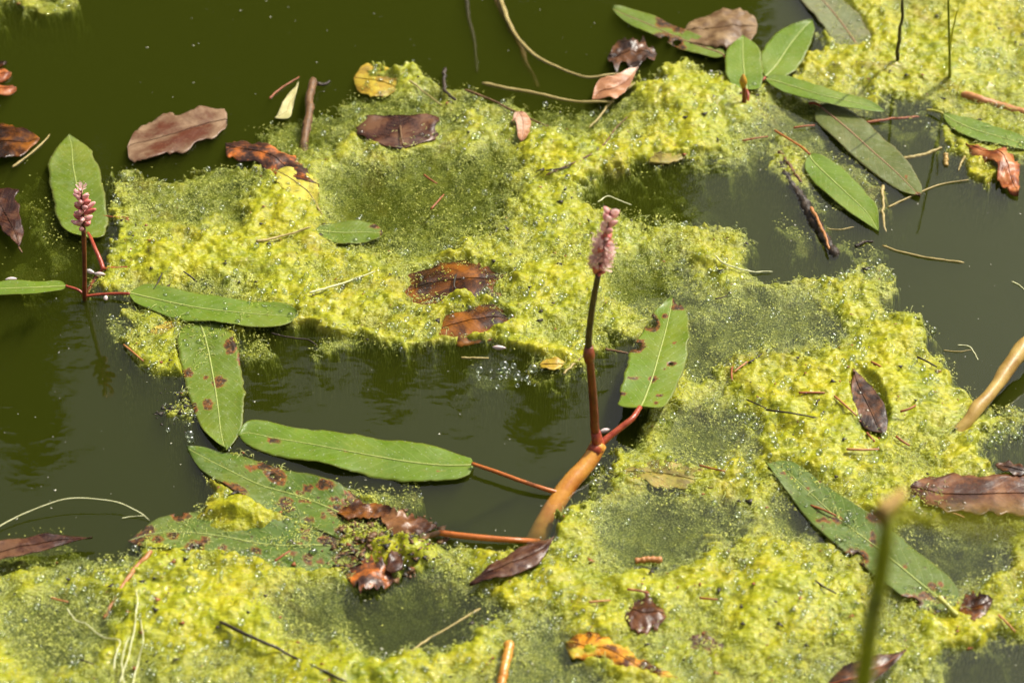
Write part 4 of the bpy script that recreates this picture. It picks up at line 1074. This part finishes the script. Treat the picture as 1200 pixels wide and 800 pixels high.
twig("grey_straw", "thin grey straw slanting across the murky foreground pool", [(562,713,0.5),(530,732,0.6),(500,750,0.6),(470,772,0)], 0.0009, 0.0007, 'straw', "straw", rest=True)
twig("orange_peg", "orange peg standing blurred in the foreground algae", [(587,806,3),(592,780,5),(597,752,6)], 0.0022, 0.0030, 'orange_stem', "stem", rest=True)
twig("orange_stick", "short orange stick on algae beside the murky patch", [(744,657,2),(760,655,2.5),(777,656,2)], 0.0016, 0.0019, 'twig_orange', rest=True)
twig("stalk_pale", "pale green stalk lying across the ribbed ochre leaf", [(480,94,3),(495,106,3),(518,124,2)], 0.0008, 0.0006, 'straw', "straw", rest=True)
twig("curved_twig", "dark curved twig at the corner of the algae clump", [(521,80,3),(520,100,2.5),(528,112,2),(535,118,2)], 0.0013, 0.0010, 'twig_dark', rest=True)
twig("pale_strand", "pale strand lying on the frothy algae beside the short stub leaf", [(300,283,2),(330,277,2),(362,266,2)], 0.0012, 0.0008, 'straw', "straw", rest=True)
twig("pale_strand", "pale strand lying on algae over the central bay", [(364,343,2),(400,332,2),(440,318,2)], 0.0009, 0.0007, 'root', "straw", rest=True)
twig("long_strand", "thin brown strand crossing the algae from the salmon leaf downward", [(640,205,1.5),(700,176,1.5),(722,150,1.5),(745,128,1.5)], 0.0008, 0.0006, 'twig_brown', rest=True)
twig("brown_strand", "olive stalk half sunk in the algae below the tan flake", [(545,105,1.5),(575,117,1.5),(610,134,1.2),(648,150,1)], 0.0011, 0.0007, 'twig_brown', rest=True)
twig("white_strand", "white strand curving over the algae near the spotted green leaf tip", [(838,300,2),(852,310,2),(880,318,2),(905,318,1.5)], 0.0007, 0.0005, 'root', "straw", rest=True)
twig("white_strand", "white loop of thread on algae behind the flower spike", [(700,237,2),(712,230,3),(726,235,3),(740,240,2)], 0.0006, 0.0005, 'root', "straw", rest=True)
twig("sunken_branch", "reddish sunken branch under the dark gap behind the olive leaf", [(1015,143,0.5),(1040,140,0.8),(1078,137,0.5)], 0.0014, 0.0011, 'twig_red', rest=False)
twig("tan_root", "orange brown root lying in the far algae", [(1128,110,1),(1150,117,1.5),(1175,126,1.5),(1205,133,1)], 0.0032, 0.0028, 'twig_orange', "stem", rest=True)
twig("drift_twig", "thin brown twig crossing the water by the rust oval leaf", [(14,196,0.6),(30,184,1),(48,170,1.2),(58,158,1)], 0.0010, 0.0008, 'straw', rest=False)
twig("loose_petiole", "reddish loose petiole on algae beside the leaf under open sky water", [(112,252,1),(130,254,2),(152,255,1.5)], 0.0009, 0.0005, 'twig_red', rest=True)
twig("fallen_thread", "dark thread trailing from the broad holed leaf", [(318,390,0.6),(338,395,0.8),(360,398,0.6),(372,405,0.4)], 0.0005, 0.0004, 'twig_dark')
twig("straw_splinter", "yellow straw splinter leaning on algae at the bay edge", [(660,438,0.5),(672,427,1.5),(684,416,2)], 0.0010, 0.0008, 'straw', "straw")
twig("straw_splinter", "tan straw splinter afloat at the edge of the central bay", [(540,419,0.5),(556,419,0.8),(573,420,0.5)], 0.0009, 0.0009, 'straw', "straw")
twig("drift_stick", "dark speckled stick floating beside the bitten green leaf", [(709,409,0.5),(722,411,0.8),(736,414,0.5)], 0.0010, 0.0008, 'twig_brown')

twig("hair_root", "fine pale root curling on the water by the reed stem", [(1186,330,0.6),(1194,334,0.8),(1203,342,0.6)], 0.0006, 0.0004, 'root', "root")
twig("hair_root", "hooked hair thin root floating off the algae point", [(1122,404,0.5),(1136,406,0.6),(1142,414,0.6),(1147,422,0.5)], 0.0005, 0.0004, 'root', "root")
twig("hair_root", "hair thin brown root floating straight off the algae point", [(1106,410,0.5),(1122,412,0.6),(1138,410,0.5)], 0.0005, 0.0004, 'straw', "root")
# grass blades standing up
g = empty("grass_tuft", P3(1113, 95, 0)); tag(g, "upright green grass blades standing in the far algae", "grass")
stalk("blade", pts((1113, 97, -1), (1113, 70, 22), (1112, 35, 52), (1111, -20, 100)), 0.0010, 0.0006, 'green_stem', g)
stalk("blade", pts((1113, 90, 4), (1113, 62, 26), (1116, 38, 47), (1122, 12, 66)), 0.0012, 0.0004, 'green_blade', g)
stalk("root_stub", pts((1113, 96, 1), (1117, 101, 1.5), (1120, 103, 0)), 0.0010, 0.0008, 'twig_brown', g, 8)
rebase(g)

# the blurred reed near the lens: a green stem with a withered kinked top
yf = -0.58
g = empty("kinked_reed", PV(1008, 940, yf)); tag(g, "tall green reed with a withered kink, standing blurred in front", "plant")
base = Vector((PV(1003, 900, yf).x, yf, -0.02))
topk = PV(1042, 603, yf)
stalk("stem", [base, PV(1012, 800, yf), PV(1028, 700, yf), topk], 0.0040, 0.0030, 'green_stem', g, 30, 12, 0.03)
stalk("withered_tip", [topk + Vector((-0.002, 0, -0.001)), PV(1036, 596, yf), PV(1047, 588, yf + .004), PV(1058, 577, yf + .01)], 0.0034, 0.0016, 'ochre', g, 14, 10, 0.6)
stalk("dark_kink", [PV(1022, 606, yf), PV(1029, 604, yf), PV(1037, 606, yf)], 0.0020, 0.0026, 'd_dark', g, 8, 8, 0.3)
a = topk; pth = [PV(1048, 600, yf), PV(1068, 604, yf - .10), PV(1110, 610, yf - .22), PV(1180, 618, yf - .32), PV(1290, 632, yf - .38)]
path = catmull(np.array([tuple(p) for p in pth]), 20)
v, f = [], []
for i, p in enumerate(path):
    w = 0.0026 * (1 - 0.3 * i / 20)
    for dz in (-1, 0, 1):
        for th in (0, 1): v.append((p[0], p[1] - 0.0015 * (dz == 0) + th * 0.0005, p[2] + dz * w))
for i in range(19):
    a0, b0 = i * 6, i * 6 + 6
    for c in (0, 2):
        f.append((a0 + c, a0 + c + 2, b0 + c + 2, b0 + c)); f.append((a0 + c + 1, b0 + c + 1, b0 + c + 3, a0 + c + 3))
    f.append((a0, b0, b0 + 1, a0 + 1)); f.append((a0 + 4, a0 + 5, b0 + 5, b0 + 4))
link("bent_blade", mesh_np("bent_blade", v, f), g, MAT['green_blade'])
rebase(g)

# ------------------------------------------------------------------ floating petals, needles, crumbs
def petal(px, py, ang, label, L=0.006, group=None):
    z = surf(px, py)
    me = bud_mesh(L, 0.0014); o = link("fallen_petal", me, None, MAT['white_petal'])
    p = P3(px, py, z + 0.0014); a = R(ang)
    d = Vector((math.cos(a), math.sin(a), 0.06)).normalized()
    o.rotation_mode = 'QUATERNION'; o.rotation_quaternion = d.to_track_quat('Z', 'Y'); o.location = p - d * L / 2
    return tag(o, label, "petal", group)
petal(106, 318, -35, "white petal touching a second one beside the short pink flower")
petal(117, 321, -12, "white petal with a pink end, second of the pair by the short pink flower", 0.007)
petal(124, 349, 95, "lone whitish petal at the red petiole of the long horizontal leaf", 0.004)
petal(13, 327, 5, "white petal lying on the slim green leaf", 0.007)
petal(585, 407, -10, "pink and white petal floating in the central bay", 0.008)
petal(709, 504, 15, "white petal at the foot of the flower stalk, upper one", 0.006)
petal(708, 515, 60, "white petal wedged between flower stalk and red petiole", 0.007)
petal(691, 532, 50, "white petal on the thick orange stem", 0.005)

def needle(i, x0, y0, x1, y1, mat, r, label, group=None):
    z0, z1 = surf(x0, y0) / MM, surf(x1, y1) / MM; zm = max(surf((x0 + x1) / 2, (y0 + y1) / 2) / MM, 0.5 * (z0 + z1))
    path = catmull(np.array([tuple(P3(x0, y0, (z0 + 1.2) * MM)), tuple(P3((x0 + x1) / 2 + random.uniform(-1, 1), (y0 + y1) / 2 + random.uniform(-1, 1), (zm + 1.6) * MM)), tuple(P3(x1, y1, (z1 + 1.2) * MM))]), 9)
    o = link("needle", tube_mesh("needle", path, np.linspace(r, r * .7, 9), 6, .15, i), None, MAT[mat])
    tag(o, label, "needle", group)
NG = "rust coloured needles scattered on the algae"; NL = "short rust coloured needle lying on the yellow algae, away from other litter"
RUST = [((978,464,1004,487), "curved rust needle pointing at the side of the droplet beaded leaf"), ((1021,424,1038,434), "rust needle just beyond the tip of the droplet beaded leaf"),
 ((936,460,968,460), "straight rust needle level with the droplet beaded leaf, lying crosswise"), ((876,424,860,436), "pinkish needle forming a cross with a dark one"),
 ((1050,511,1066,522), "rust needle between the droplet beaded leaf and the reed stem"), ((1016,507,1025,517), "stubby rust needle at the blunt end of the droplet beaded leaf"),
 ((992,526,1030,526), "long pale rust needle lying below the droplet beaded leaf"), ((858,430,858,446), "tiny rust needle under the crossed needles"),
 ((1055,482,1073,475), "brown needle with a dark end on the side of the beaded leaf nearer the reed"), ((145,404,168,423), "rust needle on the small algae island under the long horizontal leaf"),
 ((322,657,340,645), "rust needle touching the lower edge of the rotting leaf"), ((735,690,760,694), "rust needle beside the sodden round leaf"),
 ((1115,600,1130,606), "rust needle below the flat reddish brown leaf"), ((505,245,520,228), "bent orange needle drifting in the murky green pool"),
 ((497,205,512,215), "thin orange needle at the rim of the murky green pool"), ((1170,720,1190,740), "rust needle near the small brown crumpled leaf"),
 ((950,592,980,604), "rust needle half under the large bitten leaf"), ((930,150,955,147), "rust needle between the olive leaf and the orange petiole")]
for i, (q, lab) in enumerate(RUST):
    needle(i, *q, 'twig_red' if i % 3 else 'twig_orange', 0.0007, lab, NG)
for i, q in enumerate([(690,705,715,703),(820,545,850,552),(870,165,900,160),(60,700,80,705),(820,700,842,702)]):
    needle(50 + i, *q, 'twig_red' if i % 3 else 'twig_orange', 0.0006, NL, NG)
DG = "dark needles scattered on the algae"; DL = "short dark needle lying on the algae, away from other litter"
DARK = [((877,425,893,414), "dark needle crossing a pinkish one"), ((1075,418,1098,430), "dark needle near the curved algae shore beyond the beaded leaf"),
 ((898,480,960,490), "long dark twig reaching toward the droplet beaded leaf"), ((955,680,980,695), "curved dark needle beside the bitten edge of the large leaf"),
 ((960,468,956,474), "tiny dark hook beside the droplet beaded leaf"), ((1135,590,1148,560), "dark needle lying over the flat reddish brown leaf"),
 ((180,340,190,320), "dark needle behind the long horizontal green leaf"), ((230,330,215,318), "dark needle forming a fork behind the long horizontal green leaf")]
for i, (q, lab) in enumerate(DARK):
    needle(100 + i, *q, 'twig_dark', 0.0006, lab, DG)
for i, q in enumerate([(875,468,898,478),(640,200,668,196),(838,350,852,346),(90,770,110,778)]):
    needle(150 + i, *q, 'twig_dark', 0.0005, DL, DG)

# crumbs: tiny countless specks of debris on weed and water
def crumbs(name, label, n, mat, rmin, rmax, seed, where):
    rs = np.random.RandomState(seed)
    px = rs.uniform(-40, 1240, 45000); py = rs.uniform(-30, 850, 45000)
    x, y, z = W(px, py); H = press(px, py, height(px, py, x, y))
    k = where(H, px, py); px, py, x, y, H = px[k][:n], py[k][:n], x[k][:n], y[k][:n], H[k][:n]
    V, F = [], []
    tet = np.array([(1, 0, -.4), (-.5, .87, -.4), (-.5, -.87, -.4), (0.1, 0, .7)])
    fo = np.array([(0, 2, 1), (0, 1, 3), (1, 2, 3), (2, 0, 3)])
    for i in range(len(px)):
        r = rmin + (rmax - rmin) * rs.rand() ** 3
        a = rs.rand() * 6.28; c, s = math.cos(a), math.sin(a)
        sc = np.array([rs.uniform(.7, 2.0), rs.uniform(.5, 1.3), rs.uniform(.15, .5)]) * r
        q = tet * sc; q = np.stack([q[:, 0] * c - q[:, 1] * s, q[:, 0] * s + q[:, 1] * c, q[:, 2]], -1)
        F.append(fo + 4 * i); V.append(q + [x[i], y[i], max(H[i] * MM + 0.0008, 0.0002)])
    o = link(name, mesh_np(name, np.vstack(V), np.vstack(F)), None, MAT[mat], False)
    tag(o, label, "debris", kind="stuff")
crumbs("dark_debris", "tiny dark crumbs scattered over the algae", 420, 'speck_dark', 0.0006, 0.0024, 3, lambda H, x, y: H > -1)
crumbs("brown_debris", "tiny rust crumbs scattered over algae and rotting leaves", 320, 'twig_red', 0.0006, 0.0020, 4, lambda H, x, y: H > -2)
crumbs("pale_debris", "tiny pale dust specks floating on open water", 280, 'speck_pale', 0.0003, 0.0009, 5, lambda H, x, y: H < -3)
def near_rot(H, x, y): return (((x - 450) / 75) ** 2 + ((y - 638) / 45) ** 2 < 1)
crumbs("rot_debris", "brown crumbs of rotted leaf heaped round the blotched leaf foot", 230, 'twig_brown', 0.0008, 0.0034, 6, near_rot)
crumbs("rot_black", "black crumbs among the rotted leaf remains", 90, 'speck_dark', 0.0008, 0.0028, 7, near_rot)
crumbs("hole_debris", "dark crumbs clinging beside the broad holed leaf", 34, 'speck_dark', 0.0007, 0.0026, 8, lambda H, x, y: ((x - 208) / 28) ** 2 + ((y - 480) / 28) ** 2 < 1)

# ------------------------------------------------------------------ gas bubbles and loose filaments in the weed
def bubbles():
    rs = np.random.RandomState(12)
    n = 60000
    px = rs.uniform(-40, 1240, n); py = rs.uniform(-30, 860, n)
    x, y, z = W(px, py)
    H = press(px, py, height(px, py, x, y))
    clump = fbm(x * 55, y * 55, 3, 91)
    prob = np.where((H > -2.5) & (H < 7), 0.42, 0.0) * sstep(-0.5, 0.5, clump) + np.where((H > -7) & (H <= -2.5), 0.06, 0)
    k = rs.rand(n) < prob
    x, y, H = x[k], y[k], H[k]
    r = 0.00035 + 0.0017 * rs.rand(len(x)) ** 4.0
    for cx, cy_, sx, sy, q in ((598, 440, 32, 14, 34), (1170, 500, 40, 22, 60), (215, 485, 20, 22, 20), (690, 548, 20, 14, 16)):     # loose rafts of bubbles on the water
        ex, ey, _ = W(rs.normal(cx, sx / 2, q), rs.normal(cy_, sy / 2, q))
        x, y, H = np.r_[x, ex], np.r_[y, ey], np.r_[H, np.full(q, -3.0)]; r = np.r_[r, 0.0006 + 0.0024 * rs.rand(q) ** 2.5]
    zz = np.maximum(H * MM + 0.0009, 0.0) + r * 0.3
    m = M("bubble_film"); m.nt.nodes.remove(m.b)
    gl = m.n("ShaderNodeBsdfGlossy", {"Roughness": 0.12, "Color": (1, 1, 1, 1)}); tr = m.n("ShaderNodeBsdfTransparent", {"Color": (0.93, 0.97, 0.84, 1)})
    lw = m.n("ShaderNodeLayerWeight", {"Blend": 0.32})
    mx = m.n("ShaderNodeMixShader", {0: m.math('MINIMUM', m.math('ADD', m.math('MULTIPLY', lw.outputs["Fresnel"], 0.8), 0.05), 0.7), 1: tr.outputs[0], 2: gl.outputs[0]})
    m.nt.links.new(mx.outputs[0], m.out.inputs[0])
    me = bpy.data.meshes.new("algae_bubbles")
    me.vertices.add(len(x)); me.vertices.foreach_set("co", np.stack([x, y, zz], -1).astype(np.float32).ravel())
    fattr(me, "rad", r)
    o = link("algae_bubbles", me, None, m.m, False)
    tag(o, "tiny clear gas bubbles clustered all over the algae", "bubbles", kind="stuff")
    ng = bpy.data.node_groups.new("bubble_field", 'GeometryNodeTree')
    ng.interface.new_socket("Geometry", in_out='INPUT', socket_type='NodeSocketGeometry')
    ng.interface.new_socket("Geometry", in_out='OUTPUT', socket_type='NodeSocketGeometry')
    N = ng.nodes; gi = N.new("NodeGroupInput"); go = N.new("NodeGroupOutput")
    ico = N.new("GeometryNodeMeshIcoSphere"); ico.inputs["Radius"].default_value = 1.0; ico.inputs["Subdivisions"].default_value = 3
    sm = N.new("GeometryNodeSetMaterial"); sm.inputs["Material"].default_value = m.m
    sh = N.new("GeometryNodeSetShadeSmooth")
    ip = N.new("GeometryNodeInstanceOnPoints"); na = N.new("GeometryNodeInputNamedAttribute"); na.data_type = 'FLOAT'; na.inputs[0].default_value = "rad"
    L = ng.links.new
    L(ico.outputs[0], sh.inputs[0]); L(sh.outputs[0], sm.inputs[0]); L(sm.outputs[0], ip.inputs["Instance"])
    L(gi.outputs[0], ip.inputs["Points"]); L(na.outputs[0], ip.inputs["Scale"]); L(ip.outputs[0], go.inputs[0])
    md = o.modifiers.new("bubbles", 'NODES'); md.node_group = ng

def filaments():
    rs = np.random.RandomState(22)
    n = 46000
    px = rs.uniform(-40, 1240, n); py = rs.uniform(-30, 850, n)
    x, y, z = W(px, py)
    H = press(px, py, height(px, py, x, y))
    edge = np.exp(-((H + 2.0) / 4.5) ** 2)
    k = (rs.rand(n) < 0.50 * edge) & (H > -13)
    x, y, H = x[k], y[k], H[k]; n = len(x)
    S = 5
    ang = fbm(x * 18, y * 18, 2, 66) * 5 + rs.normal(0, .7, n); Ln = rs.uniform(0.0025, 0.0085, n)
    curl = rs.normal(0, 1.6, n)
    P = np.zeros((n, S, 3))
    cx, cy_ = x.copy(), y.copy()
    for s in range(S):
        a = ang + curl * (s / S)
        P[:, s, 0] = cx; P[:, s, 1] = cy_
        P[:, s, 2] = np.maximum(H * MM, -0.012) + 0.0010 + 0.0012 * math.sin(math.pi * s / (S - 1)) + rs.normal(0, .0003, n)
        cx = cx + np.cos(a) * Ln / S; cy_ = cy_ + np.sin(a) * Ln / S
    r = rs.uniform(0.00010, 0.00022, n)
    off = np.array([(0, 1), (.87, -.5), (-.87, -.5)])
    T = P[:, -1] - P[:, 0]; T /= np.linalg.norm(T, axis=1)[:, None] + 1e-9
    B = np.stack([-T[:, 1], T[:, 0], 0 * T[:, 0]], -1)
    V = P[:, :, None, :] + (off[None, None, :, 0, None] * B[:, None, None] + off[None, None, :, 1, None] * np.array([0, 0, 1.])[None, None, None]) * r[:, None, None, None]
    base = (np.arange(n) * S * 3)[:, None, None, None]
    i = np.arange(S - 1)[None, :, None, None] * 3
    j = np.arange(3)[None, None, :, None]
    q = np.concatenate([base + i + j, base + i + (j + 1) % 3, base + i + 3 + (j + 1) % 3, base + i + 3 + j], -1)
    m = M("filament"); c = m.ramp(m.noise(m.pos(), 60, 3), [(0.35, (0.34, 0.40, 0.08)), (0.65, (0.52, 0.55, 0.17))])
    m.p(color=c, rough=0.4)
    o = link("algae_filaments", mesh_np("algae_filaments", V.reshape(-1, 3), q.reshape(-1, 4)), None, m.m)
    tag(o, "fine pale green algae threads fraying at the mat edges", "algae", kind="stuff")


def froth():
    """countless pale flecks of loose weed hanging at the water surface where the mat thins out"""
    rs = np.random.RandomState(32)
    n = 330000
    px = rs.uniform(-40, 1240, n); py = rs.uniform(-30, 850, n)
    x, y, z = W(px, py)
    H = press(px, py, height(px, py, x, y))
    cl = fbm(x * 60, y * 60, 4, 101)
    dens = sstep(-17, -3, H) * (1 - sstep(1.5, 5, H)) * sstep(-0.25, 0.45, cl + 0.06) * 0.5 + sstep(-45, -12, H) * 0.012
    k = rs.rand(n) < dens
    x, y, H = x[k], y[k], H[k]; n = len(x)
    zc = np.where(H > -1, H * MM + 0.001, -np.abs(rs.normal(0, 1, n)) * 0.0022 * sstep(0, -10, H) + 0.0002)
    r = 0.00020 + 0.00042 * rs.rand(n) ** 2
    a = rs.rand(n) * 6.28; e = rs.uniform(1, 2.6, n)
    oc = np.array([(1, 0, 0), (0, 1, 0), (-1, 0, 0), (0, -1, 0), (0, 0, .8), (0, 0, -.8)])
    fo = np.array([(0, 1, 4), (1, 2, 4), (2, 3, 4), (3, 0, 4), (1, 0, 5), (2, 1, 5), (3, 2, 5), (0, 3, 5)])
    V = np.broadcast_to(oc, (n, 6, 3)) * r[:, None, None]
    V = V * np.stack([e, np.ones(n), np.ones(n)], -1)[:, None]
    c, s = np.cos(a)[:, None], np.sin(a)[:, None]
    V = np.stack([V[..., 0] * c - V[..., 1] * s + x[:, None], V[..., 0] * s + V[..., 1] * c + y[:, None], V[..., 2] + zc[:, None]], -1)
    F = fo[None] + (np.arange(n) * 6)[:, None, None]
    m = M("froth"); c = m.ramp(m.noise(m.pos(), 90, 3), [(0.35, (0.34, 0.38, 0.035)), (0.65, (0.60, 0.61, 0.13))])
    m.p(color=c, rough=0.3)
    o = link("algae_froth", mesh_np("algae_froth", V.reshape(-1, 3), F.reshape(-1, 3)), None, m.m)
    tag(o, "pale green algae flecks drifting at the water surface between the mats", "algae", kind="stuff")
    print("froth", n)

bubbles(); filaments(); froth()
